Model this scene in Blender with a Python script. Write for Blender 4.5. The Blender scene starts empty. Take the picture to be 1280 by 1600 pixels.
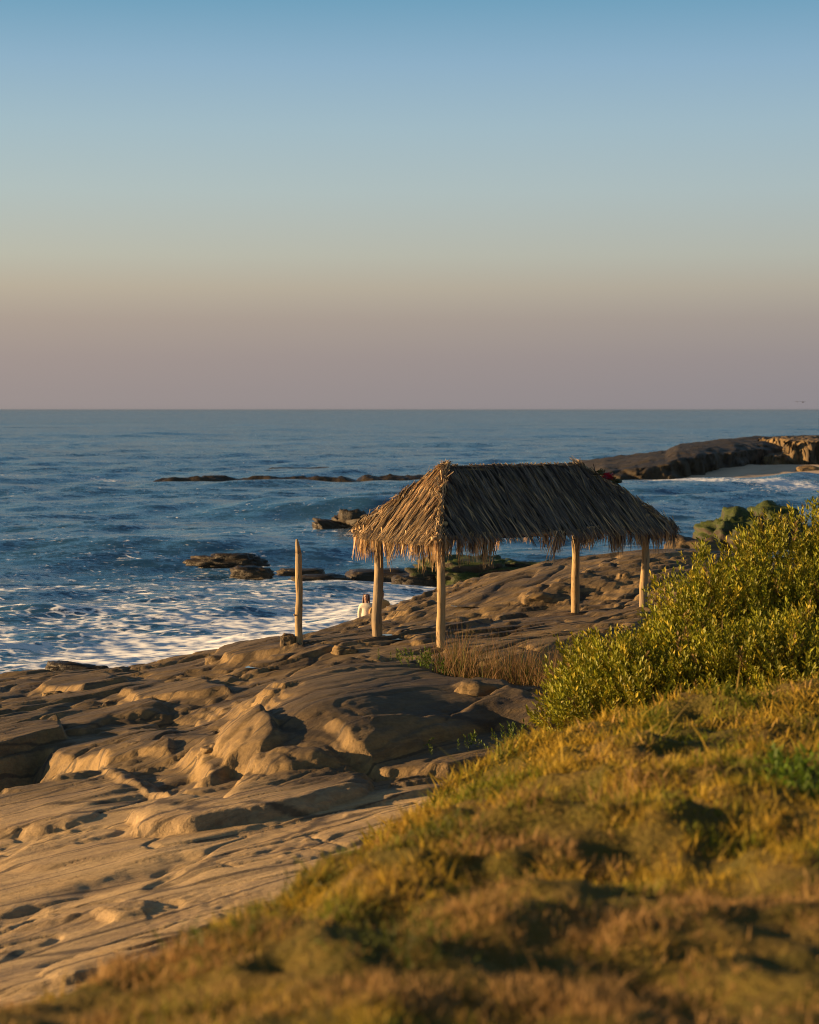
import bpy, bmesh, math, random
import numpy as np
from mathutils import Vector, Matrix, noise as mnoise

random.seed(7)
RNG = np.random.default_rng(11)
SC = bpy.context.scene
COL = SC.collection
R = math.radians

# ------------------------------------------------------------------ camera, sky, sun, exposure
CAM_H = 9.0                      # metres above the sea
FPX = 70.0 / 36.0 * 1600.0       # focal length in pixels of the 1280x1600 photograph
cam_d = bpy.data.cameras.new('camera')
cam_d.sensor_fit = 'VERTICAL'
cam_d.sensor_height = 36.0
cam_d.lens = 70.0
cam_d.shift_y = -0.1
cam_d.clip_start = 0.1
cam_d.clip_end = 80000.0
cam_d.dof.use_dof = True
cam_d.dof.focus_distance = 40.5
cam_d.dof.aperture_fstop = 2.1
cam = bpy.data.objects.new('camera', cam_d)
COL.objects.link(cam)
cam.location = (0, 0, CAM_H)
cam.rotation_euler = (R(90), 0, 0)
SC.camera = cam

SUN_EL = R(8.5)
SUN_DIR = Vector((-0.998, 0.03, math.tan(SUN_EL))).normalized()     # towards the sun

w = bpy.data.worlds.new('World'); SC.world = w; w.use_nodes = True
nt = w.node_tree; nt.nodes.clear()
N = nt.nodes.new; L = nt.links.new
out = N('ShaderNodeOutputWorld'); bg = N('ShaderNodeBackground'); L(bg.outputs[0], out.inputs[0])
sky = N('ShaderNodeTexSky'); sky.sky_type = 'NISHITA'; sky.sun_disc = False
sky.sun_elevation = SUN_EL
sky.sun_rotation = math.atan2(SUN_DIR.x, SUN_DIR.y)
sky.air_density = 1.2; sky.dust_density = 2.0
skym = N('ShaderNodeVectorMath'); skym.operation = 'SCALE'; skym.inputs['Scale'].default_value = 0.10
L(sky.outputs[0], skym.inputs[0])
tc = N('ShaderNodeTexCoord'); sx = N('ShaderNodeSeparateXYZ'); L(tc.outputs['Generated'], sx.inputs[0])
mr = N('ShaderNodeMapRange'); mr.inputs[1].default_value = 0.0; mr.inputs[2].default_value = 0.5
L(sx.outputs['Z'], mr.inputs[0])
ramp = N('ShaderNodeValToRGB'); L(mr.outputs[0], ramp.inputs[0])


def lin(c):
    c = c / 255.0
    return c / 12.92 if c <= 0.04045 else ((c + 0.055) / 1.055) ** 2.4


def rgb(r, g, b):
    return (lin(r), lin(g), lin(b), 1.0)


SKY = [(0.0, (149, 141, 142)), (0.010, (151, 142, 142)), (0.026, (157, 146, 143)), (0.045, (168, 156, 146)),
       (0.061, (181, 172, 155)), (0.077, (183, 184, 171)), (0.109, (175, 190, 190)),
       (0.140, (162, 187, 198)), (0.171, (143, 177, 200)), (0.2015, (114, 162, 190)), (0.3, (84, 138, 174)), (0.5, (66, 114, 160))]
el = ramp.color_ramp.elements
while len(el) < len(SKY):
    el.new(0.5)
for e, (z, c) in zip(el, SKY):
    e.position = z / 0.5
    e.color = rgb(*c)
# haze near the horizon glows warmer on the sun's side of the sky
dt = N('ShaderNodeVectorMath'); dt.operation = 'DOT_PRODUCT'
L(tc.outputs['Generated'], dt.inputs[0]); dt.inputs[1].default_value = (SUN_DIR.x, SUN_DIR.y, 0)
wf = N('ShaderNodeMapRange'); wf.inputs[1].default_value = -1.0; wf.inputs[2].default_value = 1.0
L(dt.outputs['Value'], wf.inputs[0])
warm = N('ShaderNodeMix'); warm.data_type = 'RGBA'
warm.inputs[6].default_value = (0.56, 0.72, 0.94, 1); warm.inputs[7].default_value = (1.44, 1.28, 1.06, 1)
L(wf.outputs[0], warm.inputs[0])
lowf = N('ShaderNodeMapRange'); lowf.inputs[1].default_value = 0.0; lowf.inputs[2].default_value = 0.20
lowf.inputs[3].default_value = 1.0; lowf.inputs[4].default_value = 0.15
L(sx.outputs['Z'], lowf.inputs[0])
mul = N('ShaderNodeMix'); mul.data_type = 'RGBA'; mul.blend_type = 'MULTIPLY'
L(lowf.outputs[0], mul.inputs[0]); L(ramp.outputs[0], mul.inputs[6]); L(warm.outputs[2], mul.inputs[7])
hi = N('ShaderNodeMapRange'); hi.interpolation_type = 'SMOOTHSTEP'
hi.inputs[1].default_value = 0.22; hi.inputs[2].default_value = 0.7
L(sx.outputs['Z'], hi.inputs[0])
mx = N('ShaderNodeMix'); mx.data_type = 'RGBA'
L(hi.outputs[0], mx.inputs[0]); L(mul.outputs[2], mx.inputs[6]); L(skym.outputs[0], mx.inputs[7])
L(mx.outputs[2], bg.inputs[0]); bg.inputs[1].default_value = 0.455

sun_d = bpy.data.lights.new('sun', 'SUN'); sun_d.energy = 5.0; sun_d.angle = R(0.5)
sun_d.color = (1.0, 0.645, 0.30)
sun = bpy.data.objects.new('sun', sun_d); COL.objects.link(sun)
sun.rotation_euler = (-SUN_DIR).to_track_quat('-Z', 'Y').to_euler()
sun.location = (-60, -10, 40)

SC.view_settings.view_transform = 'Standard'
SC.view_settings.look = 'None'
SC.view_settings.exposure = 1.12
SC.view_settings.gamma = 1.0
SC.cycles.max_bounces = 6
SC.cycles.volume_bounces = 0
SC.cycles.filter_width = 1.0


# ------------------------------------------------------------------ helpers
def at(px, py, d):
    """world point seen at a pixel of the 1280x1600 photograph at distance d"""
    return np.array([(px - 640.0) / FPX * d, d, CAM_H - (py - 640.0) / FPX * d])


def tag(o, label=None, cat=None, group=None, kind=None):
    if label: o['label'] = label
    if cat: o['category'] = cat
    if group: o['group'] = group
    if kind: o['kind'] = kind
    return o


def link(name, me, mat=None, parent=None):
    o = bpy.data.objects.new(name, me)
    COL.objects.link(o)
    if mat is not None and me is not None:
        me.materials.append(mat)
    if parent is not None:
        o.parent = parent
    return o


def empty(name, loc, rz=0.0):
    o = bpy.data.objects.new(name, None); COL.objects.link(o)
    o.location = loc; o.rotation_euler = (0, 0, rz); o.empty_display_size = 0.2
    return o


def np_mesh(name, V, F, smooth=True, col=None, attrs=None):
    """V (n,3); F (m,k) with k 3 or 4, or a list of such arrays"""
    me = bpy.data.meshes.new(name)
    Fs = F if isinstance(F, list) else [F]
    Fs = [np.asarray(f, np.int32) for f in Fs if len(f)]
    V = np.asarray(V, np.float32)
    me.vertices.add(len(V)); me.vertices.foreach_set('co', V.ravel())
    loops = np.concatenate([f.ravel() for f in Fs])
    tot = np.concatenate([np.full(len(f), f.shape[1], np.int32) for f in Fs])
    start = np.concatenate([[0], np.cumsum(tot)[:-1]]).astype(np.int32)
    me.loops.add(len(loops)); me.loops.foreach_set('vertex_index', loops)
    me.polygons.add(len(tot)); me.polygons.foreach_set('loop_start', start)
    me.polygons.foreach_set('loop_total', tot)
    me.polygons.foreach_set('use_smooth', np.full(len(tot), smooth, bool))
    me.update(calc_edges=True)
    if col is not None:
        a = me.attributes.new('tint', 'FLOAT_COLOR', 'POINT')
        c = np.ones((len(V), 4), np.float32); c[:, :3] = col
        a.data.foreach_set('color', c.ravel())
    for k, v in (attrs or {}).items():
        a = me.attributes.new(k, 'FLOAT', 'POINT'); a.data.foreach_set('value', np.asarray(v, np.float32).ravel())
    return me


def grid_faces(nr, nc):
    i = np.arange(nr * nc).reshape(nr, nc)
    return np.stack([i[:-1, :-1], i[:-1, 1:], i[1:, 1:], i[1:, :-1]], -1).reshape(-1, 4)


def _hash(ix, iy, seed):
    h = (ix.astype(np.int64) * 374761393 + iy.astype(np.int64) * 668265263 + seed * 1274126177) & 0xFFFFFFFF
    h = ((h ^ (h >> 13)) * 1274126177) & 0xFFFFFFFF
    return (h ^ (h >> 16)) & 0xFFFFFFFF


def perlin(x, y, seed=0):
    x = np.asarray(x, np.float64); y = np.asarray(y, np.float64)
    x0 = np.floor(x); y0 = np.floor(y); fx = x - x0; fy = y - y0
    ix = x0.astype(np.int64); iy = y0.astype(np.int64)
    def g(dx, dy):
        a = _hash(ix + dx, iy + dy, seed) * (2 * np.pi / 4294967296.0)
        return np.cos(a) * (fx - dx) + np.sin(a) * (fy - dy)
    u = fx ** 3 * (fx * (fx * 6 - 15) + 10); v = fy ** 3 * (fy * (fy * 6 - 15) + 10)
    a = g(0, 0) * (1 - u) + g(1, 0) * u
    b = g(0, 1) * (1 - u) + g(1, 1) * u
    return (a * (1 - v) + b * v) * 1.5


def fbm(x, y, seed=0, octs=4, gain=0.5):
    s = 0.0; a = 1.0; f = 1.0
    for k in range(octs):
        s = s + a * perlin(x * f + 17.3 * k, y * f - 9.1 * k, seed + k * 31)
        a *= gain; f *= 2.03
    return s


def worley(x, y, seed=0):
    """distance to nearest and second nearest feature, id hash and offset to the nearest"""
    ix = np.floor(x).astype(np.int64); iy = np.floor(y).astype(np.int64)
    f1 = np.full(x.shape, 9.0); f2 = np.full(x.shape, 9.0)
    hid = np.zeros(x.shape); ox = np.zeros(x.shape); oy = np.zeros(x.shape)
    for dx in (-1, 0, 1):
        for dy in (-1, 0, 1):
            h = _hash(ix + dx, iy + dy, seed)
            px = ix + dx + (h & 0xFFFF) / 65536.0; py = iy + dy + ((h >> 16) & 0xFFFF) / 65536.0
            d = np.hypot(px - x, py - y)
            near = d < f1
            f2 = np.where(near, f1, np.minimum(f2, d))
            hid = np.where(near, (_hash(ix + dx, iy + dy, seed + 77) / 4294967296.0), hid)
            ox = np.where(near, x - px, ox); oy = np.where(near, y - py, oy)
            f1 = np.where(near, d, f1)
    return f1, f2, hid, ox, oy


def sstep(a, b, x):
    t = np.clip((x - a) / (b - a), 0, 1)
    return t * t * (3 - 2 * t)


def poly_sd(x, y, P):
    """signed distance to polygon, positive inside"""
    d = np.full(x.shape, 1e9); ins = np.zeros(x.shape, bool)
    n = len(P)
    for i in range(n):
        ax, ay = P[i]; bx, by = P[(i + 1) % n]
        ex, ey = bx - ax, by - ay
        t = np.clip(((x - ax) * ex + (y - ay) * ey) / (ex * ex + ey * ey + 1e-12), 0, 1)
        d = np.minimum(d, np.hypot(x - ax - t * ex, y - ay - t * ey))
        c = ((ay > y) != (by > y)) & (x < (bx - ax) * (y - ay) / (by - ay + 1e-12) + ax)
        ins ^= c
    return np.where(ins, d, -d)


# ------------------------------------------------------------------ materials
class Mat:
    def __init__(s, name):
        s.m = bpy.data.materials.new(name); s.m.use_nodes = True
        s.nt = s.m.node_tree; s.nt.nodes.clear()
        s.out = s.n('ShaderNodeOutputMaterial')
        s.b = s.n('ShaderNodeBsdfPrincipled'); s.l(s.b.outputs[0], s.out.inputs[0])
    def n(s, t, **kw):
        q = s.nt.nodes.new(t)
        for k, v in kw.items(): setattr(q, k, v)
        return q
    def l(s, a, b): s.nt.links.new(a, b)
    def pos(s): return s.n('ShaderNodeNewGeometry').outputs['Position']
    def objco(s): return s.n('ShaderNodeTexCoord').outputs['Object']
    def mapping(s, v, scale=(1, 1, 1), rot=(0, 0, 0)):
        q = s.n('ShaderNodeMapping'); s.l(v, q.inputs[0])
        q.inputs['Scale'].default_value = scale; q.inputs['Rotation'].default_value = rot
        return q.outputs[0]
    def noise(s, v, scale, detail=4, rough=0.55, dist=0.0):
        q = s.n('ShaderNodeTexNoise'); s.l(v, q.inputs['Vector'])
        q.inputs['Scale'].default_value = scale; q.inputs['Detail'].default_value = detail
        q.inputs['Roughness'].default_value = rough; q.inputs['Distortion'].default_value = dist
        return q.outputs[0]
    def ramp(s, f, stops):
        q = s.n('ShaderNodeValToRGB'); s.l(f, q.inputs[0])
        e = q.color_ramp.elements
        while len(e) < len(stops): e.new(0.5)
        for k, (p, c) in zip(e, stops):
            k.position = p; k.color = c if len(c) == 4 else (*c, 1)
        return q.outputs[0]
    def rng(s, f, a, b, c=0.0, d=1.0):
        q = s.n('ShaderNodeMapRange'); s.l(f, q.inputs[0])
        for i, v in enumerate((a, b, c, d)): q.inputs[i + 1].default_value = v
        return q.outputs[0]
    def mix(s, f, a, b, mode='MIX'):
        q = s.n('ShaderNodeMix'); q.data_type = 'RGBA'; q.blend_type = mode
        for sock, v in ((q.inputs[0], f), (q.inputs[6], a), (q.inputs[7], b)):
            if isinstance(v, (int, float)): sock.default_value = v
            elif isinstance(v, tuple): sock.default_value = v if len(v) == 4 else (*v, 1)
            else: s.l(v, sock)
        return q.outputs[2]
    def math(s, op, a, b=0.0):
        q = s.n('ShaderNodeMath', operation=op)
        for sock, v in ((q.inputs[0], a), (q.inputs[1], b)):
            if isinstance(v, (int, float)): sock.default_value = v
            else: s.l(v, sock)
        return q.outputs[0]
    def attr(s, name): return s.n('ShaderNodeAttribute', attribute_name=name)
    def bump(s, h, strength=0.5, dist=0.02, normal=None):
        q = s.n('ShaderNodeBump'); s.l(h, q.inputs['Height'])
        q.inputs['Strength'].default_value = strength; q.inputs['Distance'].default_value = dist
        if normal is not None: s.l(normal, q.inputs['Normal'])
        return q.outputs[0]
    def set(s, **kw):
        for k, v in kw.items():
            sock = s.b.inputs[k.replace('_', ' ')]
            if isinstance(v, (int, float)): sock.default_value = v
            elif isinstance(v, tuple): sock.default_value = v if len(v) == 4 else (*v, 1)
            else: s.l(v, sock)
        return s.m
    def translucent(s, color, amount):
        t = s.n('ShaderNodeBsdfTranslucent'); mxs = s.n('ShaderNodeMixShader')
        if isinstance(color, tuple): t.inputs[0].default_value = (*color, 1)
        else: s.l(color, t.inputs[0])
        mxs.inputs[0].default_value = amount
        s.l(s.b.outputs[0], mxs.inputs[1]); s.l(t.outputs[0], mxs.inputs[2]); s.l(mxs.outputs[0], s.out.inputs[0])


STRIKE = R(42)      # bedding direction of the sandstone in plan


def sandstone(name, dark=1.0, green=0.0, wet=0.0, bscale=1.0, pale=False):
    m = Mat(name); p = m.pos()
    st = m.mapping(m.mapping(p, (1, 1, 1), (0, 0, -STRIKE)), (0.22, 2.4, 1.6))
    a = m.noise(p, 0.55 * bscale, 6, 0.6)
    b = m.noise(st, 1.3 * bscale, 7, 0.65, 0.4)
    c = m.noise(p, 14 * bscale, 5, 0.7)
    k = dark
    base = m.ramp(a, [(0.30, (0.125 * k, 0.088 * k, 0.048 * k)), (0.5, (0.225 * k, 0.160 * k, 0.084 * k)), (0.72, (0.34 * k, 0.245 * k, 0.128 * k))])
    # shading painted into the flat tops, sunlit gold into the steep faces
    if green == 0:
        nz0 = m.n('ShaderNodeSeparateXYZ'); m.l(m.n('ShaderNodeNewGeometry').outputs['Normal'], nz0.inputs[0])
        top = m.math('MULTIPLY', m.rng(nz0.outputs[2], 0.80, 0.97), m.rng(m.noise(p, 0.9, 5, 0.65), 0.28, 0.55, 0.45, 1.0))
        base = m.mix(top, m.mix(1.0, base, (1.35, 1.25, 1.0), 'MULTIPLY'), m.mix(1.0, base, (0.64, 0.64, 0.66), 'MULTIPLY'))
    if pale:   # paler rock colour over the foreground slab
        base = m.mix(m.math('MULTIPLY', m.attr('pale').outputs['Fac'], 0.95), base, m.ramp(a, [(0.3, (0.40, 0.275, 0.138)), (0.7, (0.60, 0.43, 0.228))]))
    stre = m.ramp(b, [(0.30, (0.36, 0.34, 0.33)), (0.44, (0.85, 0.84, 0.83)), (0.58, (1.0, 1.0, 0.98)), (0.72, (1.2, 1.16, 1.08))])
    col = m.mix(0.85, base, stre, 'MULTIPLY')
    sp = m.ramp(c, [(0.35, (0.62, 0.6, 0.58)), (0.6, (1.06, 1.05, 1.03))])
    col = m.mix(0.6, col, sp, 'MULTIPLY')
    ck = m.n('ShaderNodeTexVoronoi', feature='DISTANCE_TO_EDGE'); m.l(m.mapping(m.mapping(p, (1, 1, 1), (0, 0, -STRIKE)), (0.16, 0.9, 0.5)), ck.inputs['Vector']); ck.inputs['Scale'].default_value = 1.3 * bscale
    wr = m.math('ADD', ck.outputs['Distance'], m.math('MULTIPLY', m.math('SUBTRACT', m.noise(st, 3.0 * bscale, 5, 0.7), 0.5), 0.10))
    crack = m.rng(wr, 0.012, 0.035, 0.70, 0.0)
    col = m.mix(crack, col, (0.035, 0.027, 0.020))
    stain = m.rng(m.noise(st, 0.55 * bscale, 8, 0.72, 0.6), 0.52, 0.66, 0.0, 0.72)
    if pale: stain = m.math('MULTIPLY', stain, m.rng(m.attr('pale').outputs['Fac'], 0.0, 1.0, 1.0, 0.35))
    col = m.mix(stain, col, (0.060, 0.048, 0.038))
    if green > 0:
        gq = m.noise(p, 0.9, 5, 0.6)
        nz = m.n('ShaderNodeSeparateXYZ'); m.l(m.n('ShaderNodeNewGeometry').outputs['Normal'], nz.inputs[0])
        gm = m.math('MULTIPLY', m.rng(gq, 0.46 - green * 0.3, 0.58 - green * 0.25), m.rng(nz.outputs[2], 0.0, 0.5))
        col = m.mix(gm, col, m.ramp(c, [(0.35, (0.016, 0.028, 0.003)), (0.65, (0.070, 0.088, 0.008))]))
    f1 = m.noise(p, 26 * bscale, 8, 0.7)
    f2 = m.noise(st, 4.5 * bscale, 8, 0.7, 0.3)
    n1 = m.bump(f2, 0.8, 0.06 / bscale)
    n2 = m.bump(f1, 0.7, 0.022 / bscale, n1)
    ro = m.rng(b, 0.35, 0.7, 0.62 - wet * 0.25, 0.9 - wet * 0.3)
    return m.set(Base_Color=col, Roughness=ro, Normal=n2, Specular_IOR_Level=0.35)


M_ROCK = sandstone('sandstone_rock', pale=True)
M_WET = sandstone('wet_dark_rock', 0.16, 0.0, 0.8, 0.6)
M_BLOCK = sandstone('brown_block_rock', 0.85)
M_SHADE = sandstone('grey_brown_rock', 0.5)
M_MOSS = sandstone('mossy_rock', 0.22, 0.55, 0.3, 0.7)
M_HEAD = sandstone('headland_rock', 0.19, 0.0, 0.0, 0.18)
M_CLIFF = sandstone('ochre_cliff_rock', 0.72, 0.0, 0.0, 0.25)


def sand_mat():
    m = Mat('beach_sand'); p = m.pos()
    a = m.noise(p, 0.4, 5)
    return m.set(Base_Color=m.ramp(a, [(0.3, (0.42, 0.31, 0.21)), (0.7, (0.55, 0.42, 0.30))]), Roughness=0.85,
                 Normal=m.bump(m.noise(p, 6, 6), 0.4, 0.04))
M_SAND = sand_mat()


def soil_mat():
    m = Mat('grass_bank_soil'); p = m.pos()
    a = m.noise(p, 1.6, 6)
    return m.set(Base_Color=m.ramp(a, [(0.3, (0.070, 0.065, 0.013)), (0.5, (0.125, 0.092, 0.020)), (0.7, (0.18, 0.115, 0.034))]),
                 Roughness=0.95, Normal=m.bump(m.noise(p, 22, 6), 0.9, 0.05), Specular_IOR_Level=0.1)
M_SOIL = soil_mat()


def tint_mat(name, rough=0.6, trans=0.3, spec=0.3):
    m = Mat(name); a = m.attr('tint')
    m.set(Base_Color=a.outputs['Color'], Roughness=rough, Specular_IOR_Level=spec)
    if trans: m.translucent(a.outputs['Color'], trans)
    return m.m
M_GRASS = tint_mat('grass_blades', 0.65, 0.35, 0.15)
M_LEAF = tint_mat('shrub_leaves', 0.5, 0.20, 0.22)
M_TWIG = tint_mat('shrub_twigs', 0.8, 0.0, 0.2)


def wood_mat(name, c0, c1):
    m = Mat(name); o = m.objco()
    st = m.mapping(o, (9, 9, 0.9))
    a = m.noise(st, 2.2, 6, 0.65, 0.3)
    k = m.noise(o, 3.0, 3)
    col = m.mix(m.rng(k, 0.35, 0.7), m.ramp(a, [(0.3, c0), (0.62, c1)]), (c1[0] * 0.82, c1[1] * 0.72, c1[2] * 0.6))
    cr = m.noise(m.mapping(o, (22, 22, 0.5)), 3.0, 4, 0.6)
    col = m.mix(m.rng(cr, 0.42, 0.34), col, (0.05, 0.035, 0.022))
    kn = m.n('ShaderNodeTexVoronoi'); m.l(m.mapping(o, (1, 1, 0.55)), kn.inputs['Vector']); kn.inputs['Scale'].default_value = 5.0
    col = m.mix(m.rng(kn.outputs['Distance'], 0.16, 0.05), col, (0.07, 0.042, 0.022))
    col = m.mix(m.rng(m.noise(o, 1.1, 4), 0.45, 0.62, 0.0, 0.55), col, (0.17, 0.145, 0.12))
    return m.set(Base_Color=col, Roughness=0.72, Normal=m.bump(a, 0.6, 0.02), Specular_IOR_Level=0.25)
M_POST = wood_mat('weathered_post_wood', (0.24, 0.16, 0.075), (0.48, 0.35, 0.18))
M_POLE = wood_mat('bare_pole_wood', (0.34, 0.22, 0.11), (0.60, 0.42, 0.22))


def thatch_mat(name, k=1.0, trans=0.25):
    m = Mat(name)
    oi = m.n('ShaderNodeObjectInfo'); a = m.attr('tint')
    v = m.ramp(oi.outputs['Random'], [(0.0, (0.55, 0.53, 0.52)), (0.5, (0.95, 0.92, 0.88)), (1.0, (1.35, 1.27, 1.17))])
    col = m.mix(1.0, a.outputs['Color'], v, 'MULTIPLY')
    col = m.mix(1.0, col, (k, k, k), 'MULTIPLY')
    m.set(Base_Color=col, Roughness=0.7, Specular_IOR_Level=0.25)
    if trans: m.translucent(col, trans)
    return m.m
M_THATCH = thatch_mat('dry_palm_thatch', 1.0, 0.15)
M_FRINGE = thatch_mat('hanging_palm_leaf', 1.0, 0.30)


# ------------------------------------------------------------------ the rock shelf
# control points: plan position and height of the rock surface (x, y, z)
def cp(px, py, d): return tuple(at(px, py, d))
CTRL = [cp(0, 1600, 16.4), cp(0, 1470, 19.6), cp(0, 1400, 22.0), cp(0, 1330, 25.0), cp(0, 1275, 27.8), cp(250, 1420, 20.2), cp(250, 1330, 23.4),
        cp(430, 1300, 24.2), cp(600, 1265, 25.0), cp(300, 1250, 27.0), cp(120, 1235, 29.4), cp(660, 1240, 26.0),
        cp(560, 1235, 27.0), cp(450, 1215, 28.2), cp(330, 1200, 29.5), cp(640, 1195, 28.4), cp(760, 1150, 30.2), cp(860, 1115, 31.0),
        cp(480, 1130, 29.8), cp(560, 1066, 33.6), cp(680, 1064, 34.6), cp(780, 1072, 34.4), cp(440, 1105, 31.4),
        cp(250, 1130, 34.5), cp(120, 1140, 35.8), cp(30, 1130, 36.4), cp(200, 1090, 38.6), cp(60, 1092, 40.0), cp(330, 1060, 39.8),
        cp(200, 1050, 45.0), cp(40, 1052, 46.5), cp(330, 1026, 45.0), cp(470, 1010, 41.6), cp(593, 1000, 42.0), cp(690, 1010, 40.0),
        cp(893, 962, 44.9), cp(1006, 953, 42.9), cp(800, 1010, 38.6), cp(440, 996, 46.5), cp(520, 992, 47.0), cp(600, 972, 48.0), cp(660, 930, 52.0),
        cp(740, 902, 52.5), cp(850, 882, 53.0), cp(960, 876, 54.0), cp(1080, 872, 54.0), cp(1250, 880, 52.0), cp(1100, 1000, 38.0), cp(1250, 1000, 36.0),
        (-9, 26, 2.9), (-12, 18, 3.0), (-14, 34, 2.6), (-14, 45, 2.0), (9, 30, 5.2), (12, 40, 5.2), (14, 52, 4.6), (0, 12, 4.6), (6, 16, 5.0), (-8, 12, 3.6), (3, 22, 4.5), (8, 24, 5.2)]
# seaward side, below the visible edge
CTRL += [(-13, 53, 0.9), (-9, 52, 1.5), (-5.5, 53.5, 1.7), (-2.5, 56, 1.9), (0, 58, 2.0), (3, 60, 1.8), (7, 61, 2.2), (12, 60, 2.2),
         (-14, 60, -0.2), (-9, 62, 0.5), (-4, 63, 1.35), (-1, 64, 1.45), (3, 66, 0.7), (8, 67, 0.9), (13, 67, 0.9),
         (-16, 72, -1.4), (-8, 74, -0.8), (0, 76, -0.8), (8, 77, -0.9), (15, 77, -0.9), (-20, 50, 0.4), (20, 50, 4), (20, 66, 0.5), (-22, 20, 3)]
CTRL = np.array(CTRL)


def _tps(d2):
    return 0.5 * d2 * np.log(d2 + 1e-9)
_n = len(CTRL)
_K = _tps((CTRL[:, None, 0] - CTRL[None, :, 0]) ** 2 + (CTRL[:, None, 1] - CTRL[None, :, 1]) ** 2) + np.eye(_n) * 0.35
_P = np.c_[np.ones(_n), CTRL[:, :2]]
_S = np.linalg.solve(np.block([[_K, _P], [_P.T, np.zeros((3, 3))]]), np.r_[CTRL[:, 2], 0, 0, 0])


def base_z(x, y):
    x = np.asarray(x, np.float64); y = np.asarray(y, np.float64)
    z = _S[_n] + _S[_n + 1] * x + _S[_n + 2] * y
    for i in range(_n):
        z = z + _S[i] * _tps((x - CTRL[i, 0]) ** 2 + (y - CTRL[i, 1]) ** 2)
    return z


def ground_xy(px, py, lo=14.0, hi=75.0):
    """plan point where the sight line of a photograph pixel first meets the base rock surface"""
    d = np.linspace(lo, hi, 900)
    zz = CAM_H - (py - 640.0) / FPX * d
    x = (px - 640.0) / FPX * d
    hit = np.where(base_z(x, d) >= zz)[0]
    i = hit[0] if len(hit) else len(d) - 1
    return x[i], d[i]


def plate(pts): return np.array([ground_xy(*p) for p in pts])


# raised sandstone plates and bosses: outline, rise, edge width, edge roughness
PLATES = [
    (plate([(436, 1112), (448, 1084), (540, 1060), (640, 1058), (720, 1076), (790, 1092), (860, 1110), (850, 1140), (740, 1142), (640, 1168), (540, 1200), (450, 1215), (400, 1200), (385, 1160), (400, 1135)]), 0.34, 0.75, 0.16),
    (plate([(515, 1170), (590, 1162), (690, 1156), (745, 1136), (790, 1112), (850, 1120), (870, 1150), (800, 1190), (700, 1212), (600, 1216), (550, 1198)]), 0.30, 0.16, 0.10),
    (plate([(712, 1100), (740, 1090), (790, 1094), (800, 1108), (730, 1112)]), 0.16, 0.18, 0.05),
    (plate([(290, 1192), (312, 1168), (365, 1150), (410, 1140), (440, 1175), (420, 1205), (370, 1215), (325, 1235)]), 0.36, 0.18, 0.18),
    (plate([(222, 1278), (270, 1262), (350, 1264), (385, 1240), (400, 1218), (460, 1212), (560, 1222), (560, 1245), (470, 1270), (390, 1284), (300, 1296), (236, 1296)]), 0.34, 0.26, 0.12),
    (plate([(-60, 1150), (30, 1150), (90, 1146), (104, 1158), (60, 1168), (0, 1184), (-60, 1202)]), 0.42, 0.09, 0.12),
    (plate([(150, 1184), (200, 1172), (270, 1166), (268, 1182), (215, 1188), (165, 1200)]), 0.20, 0.12, 0.10),
    (plate([(152, 1210), (200, 1214), (250, 1240), (272, 1252), (240, 1248), (190, 1232)]), 0.15, 0.10, 0.10),
    (plate([(192, 1084), (230, 1072), (320, 1068), (360, 1082), (300, 1092), (215, 1098)]), 0.24, 0.14, 0.14),
    (plate([(60, 1078), (90, 1064), (170, 1058), (200, 1068), (130, 1082)]), 0.24, 0.16, 0.10),
    (plate([(62, 1142), (130, 1120), (230, 1098), (260, 1112), (170, 1128), (120, 1148)]), 0.22, 0.2, 0.12),
    (plate([(330, 1030), (345, 1016), (440, 1000), (470, 1016), (400, 1026), (360, 1034)]), 0.26, 0.12, 0.10),
    (plate([(590, 992), (650, 962), (760, 930), (900, 905), (960, 915), (880, 935), (760, 975), (660, 1004)]), 0.14, 0.20, 0.18),
    (plate([(820, 938), (850, 926), (900, 930), (890, 944), (830, 948)]), 0.20, 0.20, 0.10),
    (plate([(600, 966), (620, 950), (665, 935), (680, 944), (640, 962)]), 0.22, 0.16, 0.10),
    (plate([(720, 1036), (800, 1012), (900, 985), (1000, 968), (1000, 990), (880, 1010), (780, 1046)]), 0.16, 0.16, 0.15),
    (plate([(500, 1046), (560, 1030), (600, 1026), (600, 1040), (540, 1052)]), 0.16, 0.14, 0.10),
    (plate([(150, 1425), (190, 1410), (235, 1408), (225, 1428), (180, 1436)]), 0.10, 0.10, 0.06),
    (plate([(-40, 1262), (60, 1240), (110, 1226), (160, 1222), (200, 1250), (100, 1290), (-40, 1310)]), 0.22, 0.5, 0.12),
    (plate([(80, 1520), (140, 1490), (250, 1460), (330, 1430), (330, 1446), (230, 1480), (110, 1528)]), 0.10, 0.22, 0.08),
]
# hollows: outline, depth, edge width
HOLES = [
    (plate([(-60, 1206), (0, 1190), (60, 1174), (110, 1192), (150, 1190), (150, 1206), (90, 1222), (30, 1240), (-60, 1262)]), 0.55, 0.3),
    (plate([(240, 1112), (330, 1102), (400, 1112), (390, 1132), (300, 1146), (262, 1140)]), 0.20, 0.4),
    (plate([(0, 1430), (200, 1352), (280, 1336), (280, 1346), (180, 1380), (0, 1446)]), 0.10, 0.35),
]
_cu, _su = math.cos(STRIKE), math.sin(STRIKE)


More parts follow.
